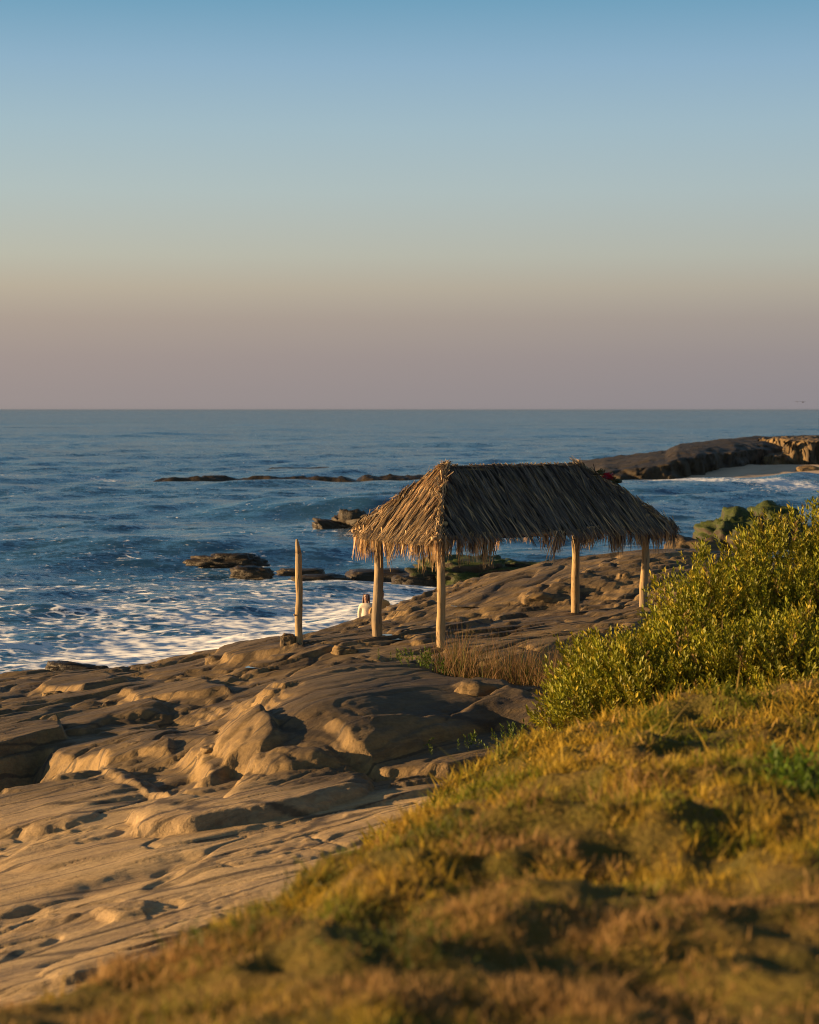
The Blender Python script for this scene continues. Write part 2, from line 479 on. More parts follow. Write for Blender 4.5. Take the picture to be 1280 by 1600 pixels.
def rock_z(x, y):
    x = np.asarray(x, np.float64); y = np.asarray(y, np.float64)
    z = base_z(x, y)
    wx = 0.30 * fbm(x / 4.5, y / 4.5, 5, 2) + 0.0
    wy = 0.30 * fbm(x / 4.5 + 40, y / 4.5, 8, 2) + 0.0
    X = x + wx; Y = y + wy
    u = X * _cu + Y * _su; v = -X * _su + Y * _cu
    # calm foreground slab, rougher ledges behind
    calm = sstep(27.5, 24.0, y + 0.35 * x + 0.6 * perlin(x / 3, y / 3, 3))
    amp = 1.0 - 0.86 * calm
    seaw = sstep(47, 58, y)
    smooth = np.zeros_like(z)
    for i, (P, h, ew, wob) in enumerate(PLATES):
        h = h * (0.55 if i != 0 else 0.75); ew = ew * 1.3; wob = wob * 0.6
        lo = P.min(0) - 1.5; hi = P.max(0) + 1.5
        k = (x > lo[0]) & (x < hi[0]) & (y > lo[1]) & (y < hi[1])
        if not k.any(): continue
        xs = x[k]; ys = y[k]
        sd = poly_sd(xs + wob * fbm(xs / 0.55, ys / 0.55, 60 + i, 4), ys + wob * fbm(xs / 0.55, ys / 0.55, 90 + i, 4), P)
        t = np.clip((sd + ew * 0.5) / ew, 0, 1)
        z[k] += h * np.sqrt(np.clip(1 - (1 - t) ** 2, 0, 1)) if ew > 0.25 else h * sstep(0, 1, t)
        # tops dip gently away from the sunny edge
        smooth[k] = np.maximum(smooth[k], 0.85 * sstep(0, 0.4, sd) if ew > 0.5 else (0.6 * sstep(-0.35, 0.0, sd) if i < 12 else 0))
    for i, (P, h, ew) in enumerate(HOLES):
        lo = P.min(0) - 1.5; hi = P.max(0) + 1.5
        k = (x > lo[0]) & (x < hi[0]) & (y > lo[1]) & (y < hi[1])
        if not k.any(): continue
        xs = x[k]; ys = y[k]
        sd = poly_sd(xs + 0.15 * fbm(xs / 0.7, ys / 0.7, 160 + i, 3), ys + 0.15 * fbm(xs / 0.7, ys / 0.7, 190 + i, 3), P)
        z[k] -= h * sstep(-ew, ew, sd)
    amp = amp * (1 - 0.75 * smooth)
    # long undulation along the bedding
    z += 0.10 * fbm(u / 9.0, v / 1.7, 21, 2) * (0.25 + 0.75 * amp)
    m2 = sstep(-0.1, 0.45, fbm(x / 2.6, y / 2.6, 44, 2))
    # jointed plates stretched along the bedding, with open joints
    f1, f2, hid, ox, oy = worley(u / 8.0, v / 1.2, 3)
    edge = sstep(0.0, 0.10, f2 - f1)
    z += amp * ((hid - 0.5) * 0.13 * edge - 0.045 * sstep(32, 26, y) * (1 - sstep(0.0, 0.035, f2 - f1)))
    f1, f2, hid, ox, oy = worley(u / 8.0, v / 0.75, 9)
    edge = sstep(0.0, 0.20, f2 - f1)
    z += amp * (0.3 + 0.7 * m2) * (hid - 0.5) * 0.045 * edge
    # thin bedding lines
    z += (0.008 + 0.022 * amp) * fbm(u / 9.0, v / 0.6, 70, 2, 0.5) * (1 - 0.5 * smooth)
    # a few long low ledges on the calm slab
    t = (z + 0.10 * v + 0.16 * fbm(u / 7.0, v / 2.2, 35, 3)) / 0.24
    fr = t - np.floor(t)
    z += calm * 0.24 * 0.22 * (sstep(0.76, 0.96, fr) - fr)
    z += 0.007 * (0.2 + 1.4 * m2) * sstep(36, 26, y) * fbm(x / 0.22, y / 0.3, 80, 2, 0.6)
    # thin beds that crop out as long low steps, here and there
    on = 0.25 + 0.75 * sstep(-0.25, 0.35, fbm(x / 3.2, y / 4.0, 39, 2))
    t = (z + 0.10 * v + 0.07 * fbm(u / 8.0, v / 1.6, 33, 3)) / 0.10
    fr = t - np.floor(t)
    z += (0.04 + 0.96 * amp) * on * 0.10 * 0.70 * (sstep(0.86, 0.985, fr) - fr) * (1 - 0.7 * smooth)
    # open cracks: long ones with the bedding, fewer across it
    c1 = perlin(u / 3.4, v / 1.05, 121) + 0.25 * perlin(u / 0.9, v / 0.5, 122)
    c2 = perlin(u / 1.5 + 0.2 * v, v / 4.5, 131) + 0.2 * perlin(u / 0.5, v / 0.9, 132)
    far = sstep(30, 46, y)
    z -= (0.055 * sstep(0.075 + 0.05 * far, 0.0, np.abs(c1)) + 0.05 * sstep(0.05 + 0.04 * far, 0.0, np.abs(c2)) * m2) * (1 - 0.45 * calm) * (1 - 0.8 * smooth)
    # pitted, flaking skin
    z += 0.011 * sstep(36, 27, y) * (0.35 + 0.9 * m2) * (0.5 - np.abs(fbm(u / 0.34, v / 0.17, 141, 3, 0.6)))
    z += 0.013 * sstep(27, 36, y) * (0.5 - np.abs(fbm(u / 1.1, v / 0.42, 151, 2, 0.6)))
    z -= seaw * 0.0
    return z


def hz(x, y): return float(rock_z(np.array([float(x)]), np.array([float(y)]))[0])


def fan(d0, d1, nr, nc, half, bias=1.0):
    d = d0 * (d1 / d0) ** (np.linspace(0, 1, nr) ** bias)
    s = np.linspace(-half, half, nc)
    Y = np.repeat(d[:, None], nc, 1); X = Y * s[None, :]
    return X, Y


X, Y = fan(11.5, 80.0, 940, 540, 0.35)
Z = rock_z(X, Y)
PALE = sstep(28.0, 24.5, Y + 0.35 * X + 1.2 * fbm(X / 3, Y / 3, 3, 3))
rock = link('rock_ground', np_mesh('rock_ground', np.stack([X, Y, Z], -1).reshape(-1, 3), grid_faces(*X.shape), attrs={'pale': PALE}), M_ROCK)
tag(rock, 'bedded tan sandstone shelf with ledges running down to the surf', 'rock shelf', kind='structure')

# ------------------------------------------------------------------ the grassy bank in front
EDGE = np.array([(-9, -2), (-4.6, 3.5), (-2.6, 6.3), (-1.75, 8), (-1.02, 9.2), (-.30, 11), (.22, 13), (.78, 16), (1.5, 18.2), (2.6, 19.6), (4.4, 21), (8, 22.6), (13, 24)], float)
EDGE_POLY = np.vstack([EDGE, [(16, 10), (16, -3), (-9, -3)]])


def bank_z(x, y):
    x = np.asarray(x, float); y = np.asarray(y, float)
    s = poly_sd(x + 0.25 * perlin(x / 1.3, y / 1.3, 301), y + 0.3 * perlin(x / 1.3, y / 1.3, 302), EDGE_POLY)
    z = 7.38 - 0.060 * y + 0.035 * np.maximum(x - 1.5, 0) + 0.045 * x * sstep(14, 8, y)
    ins = np.maximum(s, 0); o = np.maximum(-s, 0)
    z = z - 0.26 * np.exp(-ins / 0.75) - 0.62 * o - 0.12 * np.minimum(o, 1.5) ** 2
    k = 0.45 + 0.55 * sstep(4, 12, y)
    z = z + k * (0.165 * fbm(x / 1.15 + y / 4, y / 1.7, 310, 3) + 0.080 * perlin(x / 0.38, y / 0.55, 320))
    z = z + 0.030 * perlin(x / 0.14, y / 0.18, 331)
    return z, s


xs = np.linspace(-6, 11, 300); ys = np.linspace(1.5, 32, 400)
BX, BY = np.meshgrid(xs, ys)
BZ, BS = bank_z(BX, BY)
RZ = rock_z(BX, BY)
bank_keep = BZ > RZ - 0.5
Fq = grid_faces(*BX.shape)
Fq = Fq[bank_keep.ravel()[Fq].any(1)]
used = np.unique(Fq); remap = -np.ones(BX.size, np.int64); remap[used] = np.arange(len(used))
bank = link('grass_bank', np_mesh('grass_bank', np.stack([BX, BY, BZ], -1).reshape(-1, 3)[used], remap[Fq]), M_SOIL)
tag(bank, 'steep grassy bank sloping down to the rock in the foreground', 'bank', kind='structure')


def blades(pos, h, wd, lean, az, tint, curve=0.5, up=None):
    """tapered bent blades: 2 quads and a tip each"""
    n = len(pos)
    d = np.stack([np.cos(az) * lean, np.sin(az) * lean, np.ones(n)], -1)
    d /= np.linalg.norm(d, axis=1)[:, None]
    fa = RNG.uniform(0, 2 * np.pi, n)
    side = np.stack([np.cos(fa), np.sin(fa), np.zeros(n)], -1)
    out_ = np.stack([np.cos(az), np.sin(az), np.zeros(n)], -1)
    rows = []
    for t, ww in ((0.0, 1.0), (0.5, 0.8), (1.0, 0.0)):
        c = pos + d * (h * t)[:, None] + out_ * (h * curve * lean * t * t)[:, None] - np.array([0, 0, 1.0]) * (h * 0.25 * curve * lean * t * t)[:, None]
        if ww > 0:
            rows += [c - side * (wd * ww * 0.5)[:, None], c + side * (wd * ww * 0.5)[:, None]]
        else:
            rows += [c]
    V = np.stack(rows, 1).reshape(-1, 3)
    b = np.arange(n)[:, None] * 5
    Q = (b + np.array([[0, 1, 3, 2]])); T = (b + np.array([[2, 3, 4]]))
    root_tip = np.array([0.75, 0.75, 1.0, 1.0, 1.12])  # blade colour darker at the root, lighter at the tip
    C = (tint[:, None, :] * root_tip[None, :, None]).reshape(-1, 3)
    return V, [Q, T], C


def make_grass():
    n = 520000
    d = np.sqrt(RNG.uniform(4.6 ** 2, 26 ** 2, n)); keep = RNG.uniform(0, 1, n) < np.clip((6.5 / d) ** 1.2, 0.15, 1)
    d = d[keep]; s = RNG.uniform(-0.30, 0.30, len(d)); x = s * d
    z, sd = bank_z(x, d)
    k = (sd > -1.3) & (z > rock_z(x, d) - 0.03)
    # tussocks: denser and longer on the crown of each clump
    cl = fbm(x / 0.55, d / 0.7, 401, 3)
    k &= RNG.uniform(0, 1, len(d)) < np.clip(0.62 + 0.9 * cl, 0.12, 1)
    x, d, z, sd, cl = x[k], d[k], z[k], sd[k], cl[k]
    n = len(x)
    # colour patches: green and gold on the upper slope, drier and browner low down and near
    g1 = fbm(x / 0.9, d / 1.3, 411, 3) + 0.5 * fbm(x / 0.25, d / 0.3, 415, 2)
    dry = fbm(x / 1.3 + 7, d / 1.4, 421, 3) + 0.95 * sstep(11.0, 7.0, d + 0.15 * x) - 0.30
    green = np.array([0.135, 0.150, 0.014]); gold = np.array([0.40, 0.262, 0.032]); brown = np.array([0.33, 0.198, 0.072]); dark = np.array([0.042, 0.052, 0.012])
    a = sstep(-0.35, 0.55, g1 + 0.35 * RNG.normal(0, 1, n) * 0.6)[:, None]
    c = gold * (1 - a) + green * a
    b = sstep(-0.1, 0.5, dry + 0.2 * RNG.normal(0, 1, n))[:, None]
    c = c * (1 - b) + brown * b
    dk = (fbm(x / 0.6, d / 0.8, 431, 2) > 0.8)[:, None]
    c = np.where(dk, c * 0.35 + dark * 0.65, c)
    c = c * RNG.uniform(0.75, 1.5, (n, 1))
    h = (0.028 + 0.046 * RNG.uniform(0, 1, n) ** 1.5) * (1 + 1.3 * np.clip(cl, -0.45, 1)) * np.clip(d / 8.0, 0.9, 1.7)
    long = RNG.uniform(0, 1, n) < 0.012
    h = np.where(long, h * 2.4, h)
    wd = RNG.uniform(0.0045, 0.0095, n) * np.clip(d / 7.5, 1, 3.2)
    pos = np.stack([x, d, z - 0.01], -1)
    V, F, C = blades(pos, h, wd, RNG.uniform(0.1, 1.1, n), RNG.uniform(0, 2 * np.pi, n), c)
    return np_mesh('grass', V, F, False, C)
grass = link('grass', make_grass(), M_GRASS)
tag(grass, 'short green and golden brown grass covering the foreground bank', 'grass', kind='stuff')

# ------------------------------------------------------------------ the sea
def water_mat():
    m = Mat('sea_water'); p = m.pos()
    fo = m.attr('foam').outputs['Fac']
    st = m.mapping(p, (0.55, 1.0, 1.0), (0, 0, R(-12)))
    n1 = m.noise(st, 1.1, 3, 0.55)
    n2 = m.noise(st, 4.2, 3, 0.6)
    # wind chop as a spread of facet slopes: the same from any distance
    bands = m.rng(m.noise(m.mapping(p, (0.12, 1.0, 1.0)), 0.016, 4, 0.65), 0.35, 0.65, 0.45, 1.45)
    tilts = []
    for sc, k in ((0.22, 0.14), (1.0, 0.24), (3.6, 0.28), (9.0, 0.18)):
        q = m.n('ShaderNodeTexNoise'); m.l(st, q.inputs['Vector']); q.inputs['Scale'].default_value = sc; q.inputs['Detail'].default_value = 2.0
        sb_ = m.n('ShaderNodeVectorMath', operation='SUBTRACT'); m.l(q.outputs['Color'], sb_.inputs[0]); sb_.inputs[1].default_value = (0.5, 0.5, 0.5)
        ml_ = m.n('ShaderNodeVectorMath', operation='MULTIPLY'); m.l(sb_.outputs[0], ml_.inputs[0]); ml_.inputs[1].default_value = (k * 2.0, k * 3.0, 0)
        tilts.append(ml_.outputs[0])
    t_ = tilts[0]
    for q in tilts[1:]:
        ad = m.n('ShaderNodeVectorMath', operation='ADD'); m.l(t_, ad.inputs[0]); m.l(q, ad.inputs[1]); t_ = ad.outputs[0]
    sc_ = m.n('ShaderNodeVectorMath', operation='SCALE'); m.l(t_, sc_.inputs[0]); m.l(bands, sc_.inputs['Scale'])
    ad = m.n('ShaderNodeVectorMath', operation='ADD'); m.l(m.n('ShaderNodeNewGeometry').outputs['Normal'], ad.inputs[0]); m.l(sc_.outputs[0], ad.inputs[1])
    nm = m.n('ShaderNodeVectorMath', operation='NORMALIZE'); m.l(ad.outputs[0], nm.inputs[0])
    bn = m.bump(n2, 0.4, 0.06, nm.outputs[0])
    # foam: a lacy field that thins out where there is less of it
    fst = m.mapping(p, (0.60, 1.0, 1.0), (0, 0, R(-12)))
    a = m.noise(fst, 1.5, 11, 0.72, 0.9)
    v = m.n('ShaderNodeTexVoronoi', feature='DISTANCE_TO_EDGE'); m.l(m.mapping(p, (0.8, 1.0, 1.0)), v.inputs['Vector']); v.inputs['Scale'].default_value = 1.5
    lace = m.rng(v.outputs['Distance'], 0.0, 0.16, 0.30, -0.10)
    f = m.math('ADD', m.math('ADD', m.math('MULTIPLY', fo, 0.98), m.math('MULTIPLY', m.math('SUBTRACT', a, 0.5), 2.6)), lace)
    mask = m.rng(f, 0.42, 0.66)
    q = m.n('ShaderNodeTexNoise'); m.l(fst, q.inputs['Vector']); q.inputs['Scale'].default_value = 2.6; q.inputs['Detail'].default_value = 4.0
    sb_ = m.n('ShaderNodeVectorMath', operation='SUBTRACT'); m.l(q.outputs['Color'], sb_.inputs[0]); sb_.inputs[1].default_value = (0.5, 0.5, 0.5)
    ml_ = m.n('ShaderNodeVectorMath', operation='MULTIPLY'); m.l(sb_.outputs[0], ml_.inputs[0]); ml_.inputs[1].default_value = (1.7, 1.4, 0)
    ad = m.n('ShaderNodeVectorMath', operation='ADD'); m.l(m.n('ShaderNodeNewGeometry').outputs['Normal'], ad.inputs[0]); m.l(ml_.outputs[0], ad.inputs[1])
    nm2 = m.n('ShaderNodeVectorMath', operation='NORMALIZE'); m.l(ad.outputs[0], nm2.inputs[0]); fb = nm2.outputs[0]
    col = m.ramp(m.noise(p, 0.05, 3), [(0.35, (0.024, 0.088, 0.168)), (0.65, (0.036, 0.120, 0.212))])
    # a wind-roughened sea never mirrors fully: facets tip towards the eye, so reflectance levels off
    df = m.n('ShaderNodeBsdfDiffuse'); m.l(col, df.inputs[0])
    gl = m.n('ShaderNodeBsdfGlossy'); gl.inputs[0].default_value = (1, 1, 1, 1); gl.inputs['Roughness'].default_value = 0.17; m.l(bn, gl.inputs['Normal'])
    fr = m.n('ShaderNodeFresnel'); fr.inputs[0].default_value = 1.33; m.l(bn, fr.inputs['Normal'])
    wmix = m.n('ShaderNodeMixShader'); m.l(m.math('MINIMUM', fr.outputs[0], 0.40), wmix.inputs[0]); m.l(df.outputs[0], wmix.inputs[1]); m.l(gl.outputs[0], wmix.inputs[2])
    fm = m.n('ShaderNodeBsdfPrincipled')
    fm.inputs['Base Color'].default_value = (0.80, 0.83, 0.88, 1); fm.inputs['Roughness'].default_value = 0.8
    m.l(fb, fm.inputs['Normal'])
    ms = m.n('ShaderNodeMixShader'); m.l(mask, ms.inputs[0]); m.l(wmix.outputs[0], ms.inputs[1]); m.l(fm.outputs[0], ms.inputs[2])
    m.l(ms.outputs[0], m.out.inputs[0])
    return m.m
M_WATER = water_mat()


def sea_height(x, y):
    z = np.zeros_like(x)
    rg = np.random.default_rng(5)
    for k in range(52):
        lam = 0.7 * (34.0 / 0.7) ** (k / 45.0)
        th = R(-62) + rg.normal(0, 0.55)
        ph = rg.uniform(0, 6.28)
        A = 0.0085 * lam ** 0.80
        w_ = 2 * np.pi / lam
        fade = sstep(2.2, 4.5, lam / (0.0034 * np.minimum(y, 400) + np.maximum(y - 400, 0) * 0.010))
        g = 0.75 + 0.5 * perlin(x / (lam * 5), y / (lam * 5), 500 + k)
        z += A * fade * g * np.sin(w_ * (x * math.cos(th) + y * math.sin(th)) + ph)
    # three swells rolling towards the shore: centre, direction, amplitude, extent
    for (cx, cy, ang, amp, ext, wid) in ((-5.5, 176, 6, 1.05, 9.0, 5.5), (-34, 148, 3, 0.55, 22, 5.0), (-17, 84, 10, 0.34, 7, 3.0), (-24, 128, -4, 0.4, 16, 4.0), (2, 210, 3, 0.6, 20, 6), (-45, 215, 2, 0.6, 25, 7), (14, 190, 8, 0.35, 10, 5)):
        c, s_ = math.cos(R(ang)), math.sin(R(ang))
        a = (x - cx) * c + (y - cy) * s_; b = -(x - cx) * s_ + (y - cy) * c
        b = b + 0.06 * a * np.sin(a / ext) + 0.8 * perlin(x / 6, y / 6, 540)
        front = np.where(b < 0, wid * 0.55, wid * 1.2)
        z += amp * np.exp(-(b / front) ** 2) * np.exp(-(a / ext) ** 2)
    return z


SEA_ROCKS = []      # (x, y, radius) of rocks that stand in the water, for the foam around them


def sea_foam(x, y):
    px = 640 + x / y * FPX
    dc = np.interp(px, [-200, 0, 250, 500, 620, 720, 900], [73, 75.5, 80, 90, 97, 101, 103])
    wdt = np.interp(px, [-200, 0, 250, 500, 620, 720, 900], [8, 9, 12, 14, 12, 8, 6])
    f = 0.30 * np.exp(-((y - dc) / wdt) ** 2) + 0.72 * np.exp(-((y - dc + wdt * 0.62) / (wdt * 0.40)) ** 2)
    f *= 0.85 + 0.9 * fbm(x / 4, y / 3.5, 605, 3)
    patch = fbm(x / 7, y / 9, 610, 3)
    f += (0.24 + 0.26 * patch) * sstep(128, 100, y) * sstep(760, 560, px)
    f += 0.20 * sstep(0.25, 0.6, fbm(x / 16, y / 10, 620, 2)) * sstep(190, 120, y) * sstep(560, 400, px)
    f += 0.58 * np.exp(-((y - 256) / 5.0) ** 2) * np.exp(-((px - 165) / 45) ** 2) * (0.6 + fbm(x / 4, y / 4, 630, 2))
    f += 0.35 * np.exp(-((y - 262) / 3.0) ** 2) * np.exp(-((px - 20) / 40) ** 2)
    sh = np.interp(px, [940, 1040, 1100, 1200, 1300, 1400], [250, 248, 243, 236, 230, 225])
    f += 1.0 * np.exp(-((y - sh) / 5.5) ** 2) * sstep(985, 1030, px)
    f += 0.40 * np.exp(-((y - sh + 14) / 8.0) ** 2) * sstep(1130, 1240, px)
    for (rx, ry, rr) in SEA_ROCKS:
        dd = np.hypot(x - rx, (y - ry) * 0.6)
        f += 0.38 * np.exp(-((dd - rr) / (0.35 * rr + 0.5)) ** 2) * (0.7 + 0.6 * perlin(x / 2, y / 2, 650))
    return f


# ------------------------------------------------------------------ rocks
def boulder(name, c, size, seed, mat, label, cat='rock', group=None, block=0.5, rz=0.0, rough=0.22, sub=4, tilt=(0, 0)):
    """c = centre of the base; size = full width, depth and height above c"""
    bm = bmesh.new(); bmesh.ops.create_icosphere(bm, subdivisions=sub, radius=1.0)
    off = Vector((seed * 7.13, seed * 3.7, seed * 1.9))
    for v in bm.verts:
        p = v.co.copy()
        q = Vector([math.copysign(abs(t) ** (1 - 0.55 * block), t) for t in p])
        n = mnoise.fractal(p * 1.3 + off, 0.9, 2.0, 4) * rough * 1.3
        cell = mnoise.cell(p * 2.1 + off) * rough * 0.22
        q *= 1 + n + cell + 0.5 * rough * mnoise.fractal(p * 6 + off, 0.7, 2.1, 4)
        # bedding: slight steps up the sides
        q.xy *= 1 + 0.03 * math.sin(q.z * 9 + 2.5 * mnoise.noise(p * 2 + off))
        zz = q.z
        zz = zz if zz > 0 else zz * 0.5
        v.co = Vector((q.x * size[0] * 0.5, q.y * size[1] * 0.5, zz * size[2]))
    me = bpy.data.meshes.new(name); bm.to_mesh(me); bm.free()
    for p in me.polygons: p.use_smooth = True
    o = link(name, me, mat); o.location = c; o.rotation_euler = (R(tilt[0]), R(tilt[1]), R(rz))
    return tag(o, label, cat, group)


def sea_rock(name, px0, px1, ytop, ybot, depth, seed, mat, label, cat='rock', group=None, **kw):
    d = CAM_H * FPX / (ybot - 640.0) + depth * 0.5
    wdt = (px1 - px0) / FPX * d; x = ((px0 + px1) / 2 - 640) / FPX * d
    h = (CAM_H - (ytop - 640) / FPX * d) * 0.82
    SEA_ROCKS.append((x, d, max(wdt, depth) * 0.5))
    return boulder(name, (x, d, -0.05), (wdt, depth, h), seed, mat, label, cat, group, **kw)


G_SURF = 'dark rocks standing in the surf'
sea_rock('sea_rock', 296, 412, 860, 880, 2.0, 1, M_WET, 'long dark humped rock in the surf, farthest left of the near rocks', 'rock', G_SURF, block=0.35, rough=0.26)
sea_rock('sea_rock', 362, 428, 882, 899, 1.6, 2, M_WET, 'low flat brown rock awash just below the long humped rock', 'rock', G_SURF, block=0.6, rough=0.24)
sea_rock('sea_rock', 434, 508, 885, 896, 1.6, 3, M_WET, 'low dark rock behind the top of the lone post', 'rock', G_SURF, block=0.8, rough=0.14)
sea_rock('sea_rock', 448, 548, 895, 914, 1.8, 4, M_WET, 'flat brown ledge rock in foam, to the right behind the lone post', 'rock', G_SURF, block=0.6, rough=0.24)
sea_rock('sea_rock', 548, 660, 884, 910, 3.0, 5, M_WET, 'dark ledge rock seen behind the left corner post of the hut', 'rock', G_SURF, block=0.8, rough=0.2)
sea_rock('sea_rock', 612, 690, 892, 916, 2.2, 6, M_WET, 'small wet dark rock in the foam between the two near hut posts', 'rock', G_SURF, block=0.7, rough=0.2)
sea_rock('sea_rock', 500, 604, 793, 842, 5.0, 7, M_WET, 'big dark brown rock standing in the sea left of the thatch eave', 'rock', G_SURF, block=0.4, rough=0.36, sub=5)
sea_rock('mossy_rock', 660, 800, 868, 916, 4.0, 8, M_MOSS, 'green mossy rock in the sea seen under the thatch near the middle posts', 'rock', 'mossy rocks beyond the hut', block=0.8, rough=0.32, sub=5)
sea_rock('mossy_rock', 765, 868, 872, 905, 3.5, 9, M_MOSS, 'low green mossy rock sloping into the sea left of the back post', 'rock', 'mossy rocks beyond the hut', block=0.8, rough=0.3, sub=5)
sea_rock('mossy_rock', 1092, 1215, 796, 858, 5.0, 10, M_MOSS, 'bright green mossy rock in the bay beside the tall shrub', 'rock', 'mossy rocks beyond the hut', block=0.25, rough=0.34, sub=5)
sea_rock('mossy_rock', 1150, 1262, 786, 852, 6.0, 11, M_MOSS, 'mossy rock in the bay half hidden behind the tall shrub', 'rock', 'mossy rocks beyond the hut', block=0.3, rough=0.34, sub=5)
sea_rock('sea_rock', 1040, 1120, 832, 880, 3.0, 12, M_SHADE, 'tan boulder at the water edge just right of the thatch', 'rock', None, block=0.5, rough=0.22)
sea_rock('sea_rock', 935, 1000, 748, 759, 3.0, 13, M_WET, 'small flat dark rock awash at the foot of the headland', 'rock', None, block=0.7, rough=0.15)


def reef(name, px0, px1, ytop, ybot, depth, seed, mat, label, nx=200, ny=26):
    d = CAM_H * FPX / (ybot - 640.0)
    x0 = (px0 - 640) / FPX * d; x1 = (px1 - 640) / FPX * d
    h = 0.62 * (CAM_H - (ytop - 640) / FPX * (d + depth * 0.5))
    u = np.linspace(0, 1, nx); v = np.linspace(0, 1, ny)
    U, Vv = np.meshgrid(u, v)
    x = x0 + (x1 - x0) * U; y = d + depth * Vv + 1.2 * fbm(x / 7, x * 0, seed + 3, 2)
    prof = np.clip(np.minimum(U * 9, (1 - U) * 9), 0, 1) ** 0.6 * np.clip(np.minimum(Vv * 5, (1 - Vv) * 5), 0, 1) ** 0.6
    z = h * prof * np.clip(0.62 + 0.75 * fbm(x / 5.0, y / 3.0, seed, 4), 0.12, 1.15) - 0.12 - 0.4 * (1 - prof)
    o = link(name, np_mesh(name, np.stack([x, y, z], -1).reshape(-1, 3), grid_faces(ny, nx)), mat)
    SEA_ROCKS.append(((x0 + x1) / 2, d, 1.0))
    return tag(o, label, 'reef')


reef('reef', 226, 566, 737, 753, 6.0, 701, M_WET, 'long low dark reef across the open water left of the hut')
reef('reef', 552, 700, 733, 751, 6.0, 705, M_WET, 'dark reef running behind the peak of the thatch')
reef('reef', 410, 524, 727, 733, 6.0, 709, M_WET, 'thin far reef line beyond the long low reef')

# sea surface
_d = np.concatenate([44.0 * (400 / 44.0) ** np.linspace(0, 1, 640), 400 * (4000 / 400.0) ** np.linspace(0, 1, 230)[1:], 4000 * (45000 / 4000.0) ** np.linspace(0, 1, 40)[1:]])
_s = np.linspace(-0.29, 0.29, 330)
SY = np.repeat(_d[:, None], len(_s), 1); SX = SY * _s[None, :]
SZ = sea_height(SX, SY)
FO = sea_foam(SX, SY)
sea = link('sea', np_mesh('sea', np.stack([SX, SY, SZ], -1).reshape(-1, 3), grid_faces(*SX.shape), attrs={'foam': FO}), M_WATER)
tag(sea, 'blue ocean with white surf along the rocks', 'sea', kind='structure')

# near beach sliver and far beach
def sheet(name, outline_fn, nx, ny, mat, label):
    U, Vv = np.meshgrid(np.linspace(0, 1, nx), np.linspace(0, 1, ny))
    x, y, z = outline_fn(U, Vv)
    o = link(name, np_mesh(name, np.stack([x, y, z], -1).reshape(-1, 3), grid_faces(ny, nx)), mat)
    return tag(o, label, 'beach', kind='structure')


sheet('beach', lambda U, V_: (-10.5 + 9.5 * U, 48 + 27 * V_ + 6.0 * U, 1.35 - 1.75 * V_ ** 1.1 + 0.05 * fbm(U * 6, V_ * 6, 800, 3)), 60, 60, M_SAND, 'sliver of wet sand between the rock shelf and the surf')
sheet('beach', lambda U, V_: (30 + 60 * U, 247 - 28 * U + 34 * V_ + 2 * perlin(U * 7, V_ * 2, 810), -0.7 + 2.2 * V_ ** 0.8 + 0.10 * fbm(U * 12, V_ * 6, 811, 3)), 120, 50, M_SAND, 'pale sandy cove at the foot of the far headland')


# ------------------------------------------------------------------ far headland
def headland():
    U, Vv = np.meshgrid(np.linspace(0, 1, 300), np.linspace(0, 1, 110))
    x = 21.5 + 74 * U
    fy = np.interp(x, [21.5, 22.8, 24.5, 32, 38, 48, 54, 96], [286, 272, 253, 252, 260, 276, 288, 310])
    fy = fy + 2.2 * fbm(x / 5, x * 0 + 2, 901, 3)
    y = fy - 3 + 70 * Vv ** 1.6
    x = x + 0.10 * (y - fy)
    bear = 640 + x / y * FPX
    H = np.interp(bear, [870, 900, 945, 1000, 1040, 1060, 1120, 1180, 1280, 1400], [0.0, 0.6, 1.8, 2.4, 2.9, 3.8, 4.3, 4.6, 4.8, 5.4])
    t = y - fy + 1.2 * fbm(x / 3, y / 3, 905, 3)
    z = H * (0.82 * sstep(-1.0, 2.6, t) + 0.18 * sstep(2, 16, t)) + 0.24 * sstep(0, 4, t) * fbm(x / 4.5, y / 6, 911, 4) - 0.4
    z += 0.5 * np.exp(-((t + 1) / 1.5) ** 2) * np.clip(fbm(x / 2, y / 2, 915, 3), 0, 1)
    y = y + 1.6 * fbm(x / 2.2, z / 1.1, 917, 3)
    z = np.where(Vv > 0.97, -1.0, z); z = np.where((U < 0.003) | (U > 0.998), -1.0, z)
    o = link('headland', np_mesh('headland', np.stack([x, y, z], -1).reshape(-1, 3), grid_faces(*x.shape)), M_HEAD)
    tag(o, 'dark rocky headland across the bay on the right', 'headland', kind='structure')
headland()


def cliff():
    U, Vv = np.meshgrid(np.linspace(0, 1, 160), np.linspace(0, 1, 90))
    x = 49 + 30 * U; fy = 274 - 0.15 * (x - 49) + 3.0 * fbm(x / 4, x * 0 + 5, 931, 3)
    y = fy - 1 + 34 * Vv ** 1.5
    t = y - fy + 0.9 * fbm(x / 1.6, y / 3, 933, 3)
    lx = x - 49 + 1.3 * fbm(y / 3, x / 4, 935, 3)
    z = 0.3 + (4.0 + 0.05 * (x - 49)) * sstep(-0.4, 1.8, t) * (0.55 * sstep(0.3, 1.5, lx) + 0.45 * sstep(4.2, 5.4, lx)) + 0.35 * fbm(x / 2, y / 3, 937, 4)
    y = y + 1.5 * fbm(x / 1.8, z / 0.9, 939, 3)
    z = np.where((Vv > 0.98) | (U < 0.008) | (U > 0.99), -0.6, z)
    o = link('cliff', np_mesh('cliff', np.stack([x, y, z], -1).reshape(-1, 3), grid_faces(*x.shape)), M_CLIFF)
    tag(o, 'ochre sandstone cliff above the far cove at the right edge', 'cliff')
cliff()
_d0 = 258.0
